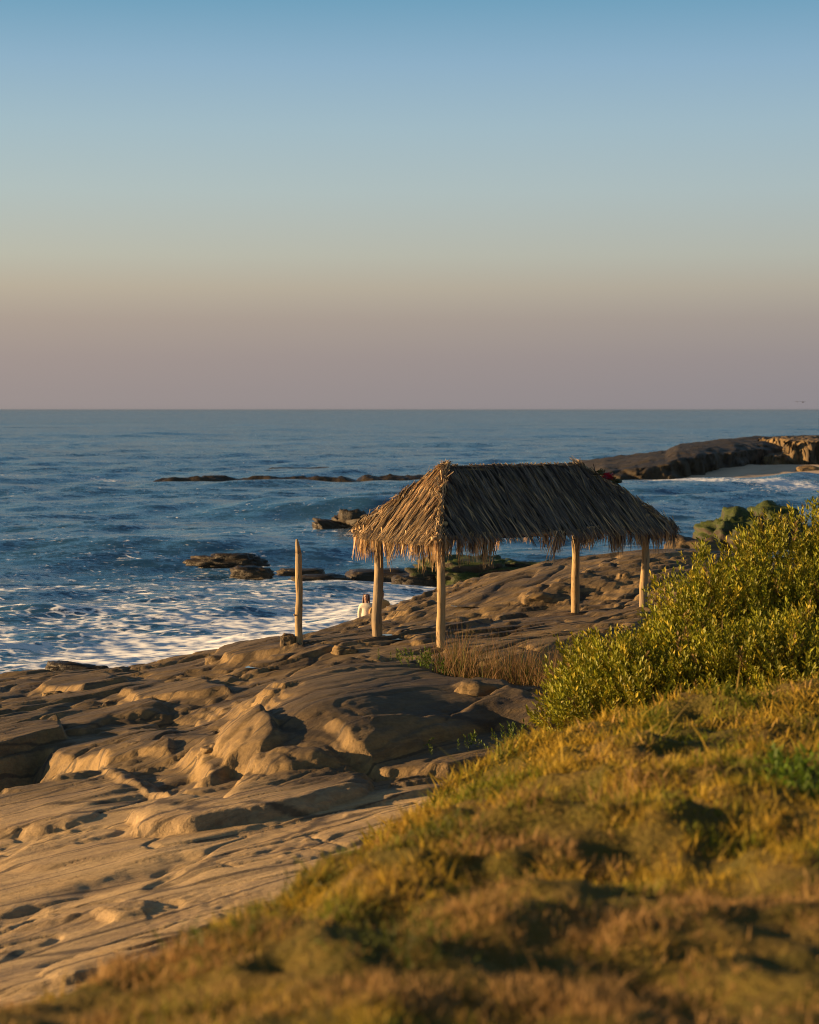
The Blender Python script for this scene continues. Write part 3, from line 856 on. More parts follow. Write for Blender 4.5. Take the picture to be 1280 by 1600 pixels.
boulder('cove_rock', tuple(at(1262, 742, 262) * np.array([1, 1, 0]) + np.array([0, 0, 0.6])), (3.6, 2.4, 0.9), 21, M_CLIFF, 'low brown rock lying on the sand of the far cove', sub=3)

# ------------------------------------------------------------------ loose blocks on the shelf
def on_shelf(px, py, size, seed, label, mat=None, sink=0.08, **kw):
    x, y = ground_xy(px, py)
    z = float(np.min(rock_z(np.array([x - size[0] * .3, x + size[0] * .3, x]), np.array([y, y, y + size[1] * 0.3]))))
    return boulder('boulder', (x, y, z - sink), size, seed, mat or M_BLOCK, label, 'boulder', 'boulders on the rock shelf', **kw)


on_shelf(451, 1014, (0.36, 0.34, 0.30), 31, 'upright tan block against the foot of the lone post', block=0.8, rough=0.14)
on_shelf(350, 1030, (0.75, 0.6, 0.26), 32, 'rounded ledge block at the shelf edge by the sand', block=0.6, rough=0.16)
on_shelf(540, 1018, (0.55, 0.5, 0.20), 33, 'low tan boulder between the lone post and the hut', block=0.5, rough=0.18)
on_shelf(118, 1196, (0.62, 0.5, 0.34), 34, 'squared block leaning out of the dark gully at left', block=0.85, rough=0.12)
on_shelf(842, 946, (0.85, 0.6, 0.26), 36, 'rounded tan boulder left of the back hut post', block=0.4, rough=0.18)
on_shelf(975, 905, (0.36, 0.36, 0.22), 37, 'small round boulder between the two right hut posts', block=0.3, rough=0.16)
on_shelf(920, 902, (0.34, 0.3, 0.14), 38, 'small flat boulder just right of the back hut post', block=0.4, rough=0.2)
on_shelf(690, 906, (0.30, 0.3, 0.14), 39, 'little pale boulder on the slope right of the near corner post', block=0.4, rough=0.2)
on_shelf(745, 1108, (0.7, 0.5, 0.20), 40, 'domed tan boulder on the big smooth slab', block=0.3, rough=0.14)
on_shelf(340, 1192, (0.55, 0.45, 0.16), 41, 'knobbly golden boulder at the left end of the smooth slab', block=0.5, rough=0.2)
on_shelf(84, 1082, (0.55, 0.45, 0.22), 42, 'small golden boulder below the dark shore slab at left', block=0.4, rough=0.2)
slab = boulder('shore_slab', (at(122, 1046, 47)[0], 47, hz(at(122, 1046, 47)[0], 47) - 0.02), (1.55, 0.6, 0.30), 43, M_WET, 'dark rough elongated slab lying at the edge of the surf', block=0.8, rough=0.2, tilt=(0, 5))

# shallow pools that fill the low spots of the shelf
for i, (px, py, rad, lab) in enumerate(((640, 998, 0.75, 'shallow pool on the rock between the two near hut posts'),
                                        (440, 1036, 0.8, 'shallow pool on the rock in front of the lone post'),
                                        (735, 945, 0.7, 'thin pool on the rock slope right of the near corner post'))):
    x, y = ground_xy(px, py)
    gx, gy = np.meshgrid(np.linspace(-rad, rad, 15), np.linspace(-rad, rad, 15))
    zq = float(np.percentile(rock_z(x + gx, y + gy), 30))
    a = np.linspace(0, 2 * np.pi, 40, endpoint=False)
    rr = rad * (0.8 + 0.3 * perlin(np.cos(a) * 1.5 + i * 9, np.sin(a) * 1.5, 950))
    V = np.vstack([[0, 0, 0], np.stack([np.cos(a) * rr, np.sin(a) * rr, a * 0], -1)])
    T = np.stack([np.zeros(40, int), 1 + np.arange(40), 1 + (np.arange(40) + 1) % 40], -1)
    mp = Mat('pool_water'); mp.set(Base_Color=(0.02, 0.025, 0.03), Roughness=0.06, IOR=1.33, Normal=mp.bump(mp.noise(mp.pos(), 8, 2), 0.15, 0.02))
    o = link('tide_pool', np_mesh('tide_pool', V, T, True), mp.m); o.location = (x, y, zq)
    tag(o, lab, 'pool', kind='structure')

# ------------------------------------------------------------------ the thatched hut
def tube(points, radii, seg=14, wob=0.0, seed=0, cap=True):
    """closed tube through points with a radius at each"""
    P = [Vector(p) for p in points]; rows = []
    for i, p in enumerate(P):
        t = (P[min(i + 1, len(P) - 1)] - P[max(i - 1, 0)]).normalized()
        ref = Vector((1, 0, 0)) if abs(t.x) < 0.8 else Vector((0, 1, 0))
        a = t.cross(ref).normalized(); b = t.cross(a)
        for k in range(seg):
            an = 2 * math.pi * k / seg
            r = radii[i] * (1 + wob * mnoise.noise(Vector((math.cos(an) * 1.3, math.sin(an) * 1.3, i * 0.35 + seed * 5.1))))
            rows.append(p + (a * math.cos(an) + b * math.sin(an)) * r)
    V = [tuple(v) for v in rows]; F = []
    n = len(P)
    for i in range(n - 1):
        for k in range(seg):
            k2 = (k + 1) % seg
            F.append((i * seg + k, i * seg + k2, (i + 1) * seg + k2, (i + 1) * seg + k))
    if cap:
        F.append(tuple(range(seg))[::-1]); F.append(tuple((n - 1) * seg + k for k in range(seg)))
    return V, F


def py_mesh(name, V, F, smooth=True):
    me = bpy.data.meshes.new(name); me.from_pydata(V, [], F); me.update()
    me.polygons.foreach_set('use_smooth', [smooth] * len(me.polygons))
    return me


def log(name, a, b, r0, r1, parent, mat, seed=0, n=12, bend=0.015, seg=14):
    a = Vector(a); b = Vector(b); Ln = (b - a).length
    pts = []; rad = []
    for i in range(n):
        t = i / (n - 1); p = a.lerp(b, t)
        p += Vector((mnoise.noise(Vector((t * 2.2, seed, 1))), mnoise.noise(Vector((t * 2.2, seed, 9))), mnoise.noise(Vector((t * 2.2, seed, 17))) if abs((b - a).z) < Ln * .5 else 0)) * bend * math.sin(math.pi * t) * 2
        pts.append(p); rad.append((r0 + (r1 - r0) * t) * (1 + 0.13 * mnoise.noise(Vector((t * 6, seed * 3.3, 4)))))
    V, F = tube(pts, rad, seg, 0.10, seed)
    return link(name, py_mesh(name, V, F), mat, parent)


HUT_C = Vector((2.19, 42.45, 4.3)); E1 = Vector((0.835, 0.55, 0)).normalized(); E2 = Vector((-E1.y, E1.x, 0))
HUT_RZ = math.atan2(E1.y, E1.x)
hut = empty('thatched_hut', HUT_C, HUT_RZ)
tag(hut, 'open beach hut with shaggy palm thatch hip roof on four log posts', 'hut')
HL, HW = 2.635, 1.195            # posts
EL, EW = 2.98, 1.55              # eave
RH = 1.75                        # half ridge
ELR = 3.24                       # the right hand eave reaches a little farther
EX = {-1: EL, 1: ELR}
ZE, ZR = 6.44 - HUT_C.z, 7.80 - HUT_C.z


def hut_ground(lx, ly):
    p = HUT_C + E1 * lx + E2 * ly
    return hz(p.x, p.y) - HUT_C.z


for i, (sx_, sy_, r) in enumerate(((-1, -1, 0.087), (-1, 1, 0.098), (1, 1, 0.090), (1, -1, 0.084))):
    gx, gy = HL * sx_, HW * sy_
    zb = hut_ground(gx, gy)
    log('post', (gx, gy, zb - 0.35), (gx + 0.02 * (i - 1), gy, ZE + 0.12), r * 1.10, r * 0.92, hut, M_POST, 3 + i, 20, 0.026, 18)
# eave poles, ridge pole, hips and rafters
for i, sy_ in enumerate((-1, 1)):
    log('eave_pole', (-EL - 0.10, EW * sy_ * 0.97, ZE - 0.0), (ELR + 0.08, EW * sy_ * 0.97, ZE - 0.0), 0.040, 0.036, hut, M_POLE, 20 + i, 14, 0.03)
    log('plate_beam', (-HL - 0.2, HW * sy_, ZE + 0.16), (HL + 0.2, HW * sy_, ZE + 0.16), 0.06, 0.055, hut, M_POST, 24 + i)
for i, sx_ in enumerate((-1, 1)):
    log('eave_pole', (EX[sx_] * sx_ + 0.015 * sx_, -EW - 0.02, ZE + 0.0), (EX[sx_] * sx_ + 0.015 * sx_, EW + 0.06, ZE + 0.0), 0.034, 0.040, hut, M_POLE, 28 + i, 14, 0.03)
    log('plate_beam', (HL * sx_, -HW - 0.15, ZE + 0.27), (HL * sx_, HW + 0.15, ZE + 0.27), 0.055, 0.05, hut, M_POST, 32 + i)
log('ridge_pole', (-RH - 0.05, 0, ZR - 0.09), (RH + 0.05, 0, ZR - 0.09), 0.05, 0.05, hut, M_POST, 36)
for i, (sx_, sy_) in enumerate(((-1, -1), (-1, 1), (1, 1), (1, -1))):
    log('hip_rafter', (RH * sx_, 0, ZR - 0.11), (EX[sx_] * sx_, EW * sy_, ZE - 0.03), 0.038, 0.034, hut, M_POST, 40 + i)
for i in range(6):
    for sy_ in (-1, 1):
        lx = -RH + 0.1 + (2 * RH - 0.2) * i / 5
        log('rafter', (lx, 0, ZR - 0.14), (lx, EW * sy_ * 0.98, ZE - 0.05), 0.028, 0.026, hut, M_POST, 50 + i * 2, 5, 0.01, 8)

# thatch colours
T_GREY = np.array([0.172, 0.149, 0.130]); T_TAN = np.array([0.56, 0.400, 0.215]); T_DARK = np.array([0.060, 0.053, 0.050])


def strand_tint(n, rg, tan=0.45):
    a = rg.uniform(0, 1, n)
    c = np.where((a < tan)[:, None], T_TAN, np.where((a < 0.86)[:, None], T_GREY, T_DARK))
    return c * rg.uniform(0.65, 1.3, (n, 1))


def strips(P0, P1, P2, width, side, tint):
    """bent tapering strips through three points; all arrays (n,3)"""
    n = len(P0); rows = []
    for P, k in ((P0, 1.0), (P1, 0.85), (P2, 0.25)):
        rows += [P - side * (width * k * 0.5)[:, None], P + side * (width * k * 0.5)[:, None]]
    V = np.stack(rows, 1).reshape(-1, 3); b = np.arange(n)[:, None] * 6
    F = np.vstack([b + np.array([[0, 1, 3, 2]]), b + np.array([[2, 3, 5, 4]])])
    C = np.repeat(tint, 6, 0)
    return V, F, C


def frond_mesh(seed, L=1.0, tan=0.2):
    """one dry palm frond lying along +X, its face up +Z: midrib and folded leaflets"""
    rg = np.random.default_rng(seed); n = 46
    t0 = rg.uniform(0.0, 0.55, n) * L; sgn = rg.choice([-1, 1], n)
    ln = np.minimum(rg.uniform(0.4, 0.8, n) * L, 1.08 * L - t0); dv = rg.uniform(0.0, 0.075, n) * sgn
    zz = rg.uniform(0.0, 0.05, n)
    P0 = np.stack([t0, dv * 0, 0.02 + zz * 0.3], -1)
    P1 = np.stack([t0 + ln * 0.5, dv * ln * 0.5 + 0.008 * sgn, 0.02 + zz * 0.7], -1)
    P2 = np.stack([t0 + ln, dv * ln * 0.9 + rg.normal(0, 0.015, n), zz * rg.uniform(-0.3, 0.9, n)], -1)
    ang = rg.normal(0, 0.55, n)
    side = np.stack([0 * ang, np.cos(ang), np.sin(ang)], -1)
    V, F, C = strips(P0, P1, P2, rg.uniform(0.007, 0.018, n), side, strand_tint(n, rg, tan))
    mid = np.array([[0, 0, 0.02]]), np.array([[L * 0.5, 0.01, 0.055]]), np.array([[L * 0.98, 0.0, 0.02]])
    for sd in ((0, 1, 0), (0, 0, 1)):
        v2, f2, c2 = strips(mid[0], mid[1], mid[2], np.array([0.032]), np.array([sd], float), np.array([(T_TAN if tan > 0.4 else T_GREY * 1.3) * 0.9]))
        F = np.vstack([F, f2 + len(V)]); V = np.vstack([V, v2]); C = np.vstack([C, c2])
    me = np_mesh('palm_frond', V, F, False, C); me.materials.append(M_THATCH)
    return me


def hang_mesh(seed, L=1.0):
    """a bunch of dry leaflets hanging along -Z"""
    rg = np.random.default_rng(seed); n = 34
    x = rg.normal(0, 0.055, n); y = rg.normal(0, 0.028, n)
    ln = L * rg.uniform(0.45, 1.0, n)
    P0 = np.stack([x * 0.7, y, 0.05 + rg.uniform(-0.04, 0.06, n)], -1)
    P1 = np.stack([x + rg.normal(0, 0.012, n), y + rg.normal(0, 0.02, n), -ln * 0.5], -1)
    P2 = np.stack([x * 1.05 + rg.normal(0, 0.03, n), y + rg.normal(0, 0.035, n), -ln], -1)
    ang = rg.uniform(0, np.pi, n); side = np.stack([np.cos(ang), np.sin(ang), 0 * ang], -1)
    V, F, C = strips(P0, P1, P2, rg.uniform(0.010, 0.024, n) * 1.25, side, strand_tint(n, rg, 0.6) * 1.05)
    me = np_mesh('hanging_frond', V, F, False, C); me.materials.append(M_FRINGE)
    return me


FROND = [frond_mesh(100 + i, 1.0, 0.24) for i in range(7)]
FROND_END = [frond_mesh(120 + i, 1.0, 0.74) for i in range(6)]  # sunlit gold painted into the end-face fronds, the front ones stay greyer
HANG = [hang_mesh(200 + i) for i in range(8)]

# roof faces in hut space: name, apex segment, eave segment, outward horizontal direction
FACES = [('front', (-RH, 0), (RH, 0), (-EL, -EW), (ELR, -EW)), ('back', (-RH, 0), (RH, 0), (-EL, EW), (ELR, EW)),
         ('end', (-RH, 0), (-RH, 0), (-EL, EW), (-EL, -EW)), ('end', (RH, 0), (RH, 0), (ELR, -EW), (ELR, EW))]
rgT = np.random.default_rng(33)


def face_frame(f):
    _, a0, a1, b0, b1 = f
    A0 = Vector((*a0, ZR)); A1 = Vector((*a1, ZR)); B0 = Vector((*b0, ZE)); B1 = Vector((*b1, ZE))
    T = (B1 - B0).normalized()
    Mtop = (A0 + A1) / 2; Mb = (B0 + B1) / 2
    D = (Mb - Mtop); D = (D - T * D.dot(T))
    SL = D.length; D.normalize()
    Nn = T.cross(D).normalized()
    if Nn.z < 0: Nn = -Nn
    return A0, A1, B0, B1, T, D, SL, Nn, Mb


n_fr = {0: 96, 1: 70, 2: 66, 3: 50}
for fi, f in enumerate(FACES):
    A0, A1, B0, B1, T, D, SL, Nn, Mb = face_frame(f)
    half = (B1 - B0).length / 2; top = (A1 - A0).length / 2
    # sagging mat under the fronds
    nx, ny = 40, 14; V = []; F = []
    for layer in (0.0, -0.05):
        for j in range(ny + 1):
            for i in range(nx + 1):
                t = j / ny; s = -1 + 2 * i / nx
                hw = top + (half - top) * t
                p = Mb - D * SL * (1 - t) + T * (s * hw)
                p = p + Nn * (layer + 0.02 * mnoise.noise(Vector((s * hw * 3, t * 1.5, fi * 7))) - 0.02)
                V.append(tuple(p))
    W = nx + 1; K = W * (ny + 1)
    for j in range(ny):
        for i in range(nx):
            q = (j * W + i, j * W + i + 1, (j + 1) * W + i + 1, (j + 1) * W + i)
            F.append(q); F.append(tuple(K + v for v in q[::-1]))
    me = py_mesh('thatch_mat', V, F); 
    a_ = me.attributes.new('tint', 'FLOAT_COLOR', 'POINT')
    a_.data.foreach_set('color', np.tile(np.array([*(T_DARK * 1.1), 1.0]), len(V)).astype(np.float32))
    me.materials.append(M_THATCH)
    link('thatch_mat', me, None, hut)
    # loose straw filling between the fronds
    n = 1700 if fi < 2 else 1000
    t = np.sqrt(rgT.uniform(0.01, 1.0, n)) if fi > 1 else rgT.uniform(0.0, 1.0, n)
    s = rgT.uniform(-1, 1, n); hw = top + (half - top) * t
    Tn, Dn, Nv = (np.array(v) for v in (T, D, Nn))
    base = np.array(Mb)[None] - Dn[None] * (SL * (1 - t))[:, None] + Tn[None] * (s * hw)[:, None] + Nv[None] * rgT.uniform(0.0, 0.05, n)[:, None]
    ln = rgT.uniform(0.35, 1.1, n); ln = np.minimum(ln, (1.03 - t) * SL + 0.18)
    an = rgT.normal(0.0, 0.11, n)
    dr = Dn[None] * np.cos(an)[:, None] + Tn[None] * np.sin(an)[:, None]
    P1 = base + dr * (ln * 0.5)[:, None] + Nv * rgT.uniform(0.0, 0.04, n)[:, None]
    P2 = base + dr * ln[:, None] + Nv * rgT.uniform(-0.01, 0.05, n)[:, None]
    ra = rgT.uniform(-0.9, 0.9, n)
    side = np.cross(dr, Nv) * np.cos(ra)[:, None] + Nv[None] * np.sin(ra)[:, None]
    V, F, C = strips(base, P1, P2, rgT.uniform(0.010, 0.026, n), side, strand_tint(n, rgT, 0.2 if fi < 2 else 0.6))  # more tan on the end faces paints in their sunlit look
    o = link('loose_straw', np_mesh('loose_straw', V, F, False, C), M_THATCH, hut); o['kind'] = 'stuff'
    # fronds in overlapping courses
    nf = n_fr[fi]
    for k in range(nf):
        row = k % 3
        tb = (1.04, 0.76, 0.47)[row] + rgT.normal(0, 0.05)
        s = -1 + 2 * ((k // 3) + rgT.uniform(0.1, 0.9)) / (nf / 3.0)
        hw = top + (half - top) * min(tb, 1.0)
        sl = s * hw
        avail = SL * min(1.0, (half - abs(sl)) / max(half - top, 0.01)) - SL * (1 - tb) if abs(sl) > top else SL * tb
        Lf = max(0.30, min(rgT.uniform(1.05, 1.7), avail + 0.02))
        jit = rgT.normal(0, 0.07)
        dd = (D * math.cos(jit) + T * math.sin(jit)).normalized()
        yy = Nn.cross(dd).normalized()
        tail = Mb - D * (SL * (1 - tb)) + T * sl
        org = tail - dd * Lf + Nn * (0.01 + 0.018 * row)
        tilt = dd + Nn * rgT.uniform(-0.02, 0.05); tilt.normalize()
        zz = tilt.cross(yy).normalized()
        wsc = rgT.uniform(0.8, 1.25)
        Mx = Matrix(((tilt.x * Lf, yy.x * wsc, zz.x, org.x), (tilt.y * Lf, yy.y * wsc, zz.y, org.y), (tilt.z * Lf, yy.z * wsc, zz.z, org.z), (0, 0, 0, 1)))
        fs = FROND_END if fi > 1 else FROND
        o = bpy.data.objects.new('palm_frond', fs[int(rgT.integers(len(fs)))]); COL.objects.link(o)
        o.parent = hut; o.matrix_local = Mx
    # hanging fringe along the eave
    per = {0: 7.6, 1: 6.5, 2: 9.0, 3: 8.5}[fi]
    nh = int(per * half * 2)
    for k in range(nh):
        s = -1 + 2 * (k + rgT.uniform(0.1, 0.9)) / nh
        pos = Mb + T * (s * half) - D * rgT.uniform(0.0, 0.10)
        wave = min(1.0, max(0.0, 0.5 + 1.0 * mnoise.noise(Vector((s * half * 2.3, fi * 9.3, 2.0)))))
        if rgT.uniform() < (0.12 if wave > 0.4 else 0.45): continue
        if fi == 2: ln = 0.30 + 0.68 * wave + rgT.uniform(-0.08, 0.22)
        elif fi == 0: ln = 0.22 + 0.40 * wave + rgT.uniform(-0.05, 0.16) + 0.45 * max(0, -s - 0.5)
        else: ln = 0.25 + 0.35 * wave + rgT.uniform(-0.05, 0.2)
        if fi == 0 and -0.43 < s < -0.16 and rgT.uniform() < 0.75: continue
        o = bpy.data.objects.new('hanging_frond', HANG[int(rgT.integers(len(HANG)))]); COL.objects.link(o)
        o.parent = hut; o.location = pos
        ang = math.atan2(T.y, T.x) + rgT.normal(0, 0.2)
        o.rotation_euler = (rgT.normal(0, 0.09), rgT.normal(0, 0.09), ang); o.scale = (rgT.uniform(0.8, 1.3), 1, ln)


def bundle(name, a, b, n, spread, seed, tan, ln=(0.25, 0.55), lift=0.04, cross=0.3):
    """straw tied along a line from a to b"""
    rg = np.random.default_rng(seed); a = np.array(a); b = np.array(b)
    t = rg.uniform(0, 1, n); ax = (b - a) / np.linalg.norm(b - a)
    c = a + (b - a) * t[:, None] + rg.normal(0, spread, (n, 3)) * np.array([1, 1, 0.5]) + np.array([0, 0, lift])
    d = ax[None] + rg.normal(0, cross, (n, 3)) * np.array([1, 1, 0.6]); d /= np.linalg.norm(d, axis=1)[:, None]
    l_ = rg.uniform(*ln, n)[:, None]
    side = np.cross(d, rg.normal(0, 1, (n, 3))); side /= np.linalg.norm(side, axis=1)[:, None]
    V, F, C = strips(c - d * l_ * 0.5, c + rg.normal(0, 0.012, (n, 3)), c + d * l_ * 0.5 - np.array([0, 0, 0.02]), rg.uniform(0.010, 0.024, n), side, strand_tint(n, rg, tan))
    o = link(name, np_mesh(name, V, F, False, C), M_THATCH, hut); o['kind'] = 'stuff'
    return o


for i, (sx_, sy_) in enumerate(((-1, -1), (-1, 1), (1, 1), (1, -1))):
    bundle('hip_straw', (RH * sx_, 0, ZR), (EX[sx_] * sx_, EW * sy_, ZE + 0.02), 260, 0.035, 60 + i, 0.7 if sx_ < 0 else 0.35)  # left hips coloured more golden, as if sunlit
bundle('ridge_straw', (-RH, 0, ZR), (RH, 0, ZR), 420, 0.028, 70, 0.2, lift=0.0, cross=0.10)
bundle('ridge_tuft', (-RH - 0.12, 0.0, ZR - 0.02), (-RH + 0.05, 0.0, ZR + 0.06), 60, 0.03, 71, 0.95, (0.15, 0.34), 0.03, 0.8)

# red flowers and leaves tucked along the right hand hip
fl = empty('flower_bunch', tuple(hut.matrix_basis @ Vector((RH + 0.33 * (ELR - RH), -0.33 * EW, ZR - 0.33 * (ZR - ZE) + 0.10))))
tag(fl, 'bunch of red flowers with leaves tucked on the right hip of the thatch', 'flowers')
mf = Mat('red_petals'); mf.set(Base_Color=(0.45, 0.012, 0.04), Roughness=0.6)
ml = Mat('bunch_leaves'); ml.set(Base_Color=(0.10, 0.10, 0.03), Roughness=0.6)
hipd = ((E1 * (ELR - RH) - E2 * EW) + Vector((0, 0, ZE - ZR))).normalized()
for k in range(9):
    s = (k - 4) * 0.055
    rg = np.random.default_rng(800 + k); V = []; F = []
    for q in range(9):
        a = 2.4 * q; r0 = 0.012 + 0.004 * q; z0 = 0.035 - 0.004 * q; r1 = r0 + 0.035
        V += [(math.cos(a - .45) * r0, math.sin(a - .45) * r0, z0), (math.cos(a + .45) * r0, math.sin(a + .45) * r0, z0),
              (math.cos(a + .5) * r1, math.sin(a + .5) * r1, z0 + 0.02), (math.cos(a - .5) * r1, math.sin(a - .5) * r1, z0 + 0.02)]
        F.append(tuple(range(4 * q, 4 * q + 4)))
    red = 2 <= k <= 5
    o = link('flower' if red else 'leaf_sprig', py_mesh('flower', V, F, False), mf.m if red else ml.m, fl)
    o.location = hipd * s + Vector((rg.uniform(-.03, .03), rg.uniform(-.03, .03), rg.uniform(0.01, 0.06)))
    o.rotation_euler = (rg.uniform(-.5, .5), rg.uniform(-.5, .5), rg.uniform(0, 6)); o.scale = (1.9,) * 3
tb = Vector((-hipd.x, -hipd.y, -hipd.z))
V, F = tube([hipd * -0.3 + Vector((0, 0, .01)), Vector((0, 0, 0.03)), hipd * 0.3 + Vector((0, 0, .01))], [0.008, 0.01, 0.006], 6)
link('stem', py_mesh('stem', V, F), ml.m, fl)

# the lone post
lp = ground_xy(467, 1012)
lone = empty('lone_post', (lp[0], lp[1], hz(*lp)))
tag(lone, 'single weathered pole with a split pointed top left of the hut', 'post')
hp = (1012 - 868) / FPX * lp[1]
log('shaft', (0, 0, -0.3), (-0.005, 0, hp), 0.086, 0.066, lone, M_POST, 90, 18, 0.045, 18)
V, F = tube([(-0.005, 0, hp - 0.012), (-0.016, 0, hp + 0.1), (-0.034, 0, hp + 0.22), (-0.040, 0, hp + 0.29)], [0.065, 0.055, 0.034, 0.020], 12, 0.45, 5)
link('pointed_tip', py_mesh('pointed_tip', V, F), M_POST, lone)
V, F = tube([(-0.06, -0.03, 0.62), (-0.10, -0.06, 0.64)], [0.018, 0.014], 8)
link('knot_stub', py_mesh('knot_stub', V, F), M_POST, lone)


# ------------------------------------------------------------------ two people beyond the edge of the shelf
def skin_mesh(name, J, E, sub=2):
    """J: list of (x, y, z, rx, ry); E: edges; grows one continuous surface, first joint is the root"""
    me = bpy.data.meshes.new(name + '_cage')
    me.from_pydata([j[:3] for j in J], E, [])
    o = bpy.data.objects.new(name + '_cage', me); COL.objects.link(o)
    md = o.modifiers.new('s', 'SKIN'); md.use_smooth_shade = True
    for v, j in zip(me.skin_vertices[0].data, J): v.radius = (j[3], j[4])
    me.skin_vertices[0].data[0].use_root = True
    sb = o.modifiers.new('d', 'SUBSURF'); sb.levels = sub; sb.render_levels = sub
    dg = bpy.context.evaluated_depsgraph_get(); dg.update()
    r = bpy.data.meshes.new_from_object(o.evaluated_get(dg))
    r.name = name
    bpy.data.objects.remove(o); bpy.data.meshes.remove(me)
    return r


def flat_mat(name, c, rough=0.8, vary=0.25):
    m = Mat(name); o = m.objco(); a = m.noise(o, 22, 4)
    return m.set(Base_Color=m.ramp(a, [(0.3, tuple(v * (1 - vary) for v in c)), (0.7, tuple(min(1, v * (1 + vary)) for v in c))]), Roughness=rough,
                 Normal=m.bump(m.noise(o, 9, 4), 0.3, 0.02))
M_SKIN = flat_mat('skin', (0.46, 0.27, 0.18), 0.55, 0.06)


def person(loc, rz, label, top_c, leg_c, hair_c, long_hair, elbow, hand, elbow2, hand2, look=0.0):
    root = empty('person', loc, rz); tag(root, label, 'person')
    J = [(0, 0, 0.92, .12, .09), (0, 0, 1.10, .115, .085), (0, 0.01, 1.28, .13, .095), (0, 0.015, 1.40, .085, .07), (0, 0.005, 1.47, .05, .05), (0, -0.01, 1.53, .052, .055)]
    E = [(0, 1), (1, 2), (2, 3), (3, 4), (4, 5)]
    # head: jaw, cheeks, brow, crown and a nose
    J += [(0, -0.015, 1.58, .062, .078), (0, -0.005, 1.645, .074, .092), (0, 0.0, 1.70, .060, .075), (0, -0.105, 1.60, .012, .014)]
    E += [(5, 6), (6, 7), (7, 8), (6, 9)]
    for s, el_, ha in ((-1, elbow, hand), (1, elbow2, hand2)):
        b = len(J)
        J += [(s * .165, .01, 1.375, .055, .055), (el_[0], el_[1], el_[2], .040, .040), (ha[0], ha[1], ha[2], .027, .024)]
        E += [(3, b), (b, b + 1), (b + 1, b + 2)]
        d = (Vector(ha) - Vector(el_)).normalized()
        sd = d.cross(Vector((0, 1, 0))).normalized() if abs(d.y) < .9 else Vector((1, 0, 0))
        palm = Vector(ha) + d * 0.07
        J.append((*palm, .036, .017)); E.append((b + 2, len(J) - 1)); pi = len(J) - 1
        for k, fl_ in enumerate((0.068, 0.078, 0.074, 0.058)):
            p0 = palm + sd * (k - 1.5) * 0.019 + d * 0.028
            p1 = p0 + d * fl_ * 0.55 + Vector((0, -0.006, 0)); p2 = p0 + d * fl_ + Vector((0, -0.022, 0))
            q = len(J); J += [(*p0, .0085, .0085), (*p1, .008, .008), (*p2, .006, .006)]
            E += [(pi, q), (q, q + 1), (q + 1, q + 2)]
        q = len(J); t0 = Vector(ha) + d * 0.035 - sd * 0.028; t1 = t0 + d * 0.035 - sd * 0.022
        J += [(*t0, .011, .011), (*t1, .009, .009)]; E += [(b + 2, q), (q, q + 1)]
    for s in (-1, 1):
        b = len(J)
        J += [(s * .09, 0, .86, .085, .09), (s * .10, -.01, .48, .058, .060), (s * .105, .02, .10, .040, .042), (s * .11, -.12, .035, .036, .028)]
        E += [(0, b), (b, b + 1), (b + 1, b + 2), (b + 2, b + 3)]
    body = link('body', skin_mesh('body', J, E), M_SKIN, root)
    # clothes follow the same joints a little wider
    K = [(0, 0, 0.88, .172, .125), (0, 0, 1.08, .168, .122), (0, .01, 1.26, .172, .125), (0, .015, 1.39, .118, .092), (0, .008, 1.45, .066, .062)]
    F = [(0, 1), (1, 2), (2, 3), (3, 4)]
    for s, el_, ha in ((-1, elbow, hand), (1, elbow2, hand2)):
        b = len(K); w_ = Vector(el_).lerp(Vector(ha), 0.96)
        K += [(s * .172, .01, 1.365, .084, .078), (*el_, .064, .062), (*w_, .052, .048)]
        F += [(3, b), (b, b + 1), (b + 1, b + 2)]
    link('sweater', skin_mesh('sweater', K, F), flat_mat('knit', top_c, 0.9, 0.12), root)
    K = [(0, 0, 0.94, .135, .105), (0, 0, 0.88, .14, .11)]; F = [(0, 1)]
    for s in (-1, 1):
        b = len(K); K += [(s * .095, 0, .80, .098, .10), (s * .102, -.01, .48, .072, .075), (s * .106, .02, .12, .058, .062)]
        F += [(1, b), (b, b + 1), (b + 1, b + 2)]
    link('trousers', skin_mesh('trousers', K, F), flat_mat('trousers', leg_c, 0.9, 0.1), root)
    hm = flat_mat('hair', hair_c, 0.5, 0.3)
    K = [(0, .02, 1.715, .088, .092), (0, .065, 1.66, .092, .068), (0, .075, 1.58, .085, .05)]; F = [(0, 1), (1, 2)]
    if long_hair:
        K += [(0, .085, 1.46, .10, .045), (0.01, .09, 1.33, .085, .03)]; F += [(2, 3), (3, 4)]
        for s in (-1, 1):
            b = len(K); K += [(s * .066, .01, 1.68, .026, .04), (s * .086, .0, 1.57, .026, .036), (s * .10, -.03, 1.42, .026, .024)]
            F += [(0, b), (b, b + 1), (b + 1, b + 2)]
    link('hair', skin_mesh('hair', K, F), hm, body)
    me_eye = bpy.data.meshes.new('eye'); bm = bmesh.new(); bmesh.ops.create_icosphere(bm, subdivisions=2, radius=0.011); bm.to_mesh(me_eye); bm.free()
    em = flat_mat('eye', (0.03, 0.02, 0.015), 0.2, 0.0)
    for s in (-1, 1):
        o = link('eye', me_eye, em if not me_eye.materials else None, body); o.location = (s * .030, -.088, 1.632)
    V, F = tube([(-.024, -.090, 1.568), (0, -.096, 1.566), (.024, -.090, 1.568)], [.004, .008, .004], 8)
    link('mouth', py_mesh('mouth', V, F), flat_mat('lips', (0.32, 0.11, 0.09), 0.5, 0.05), body)
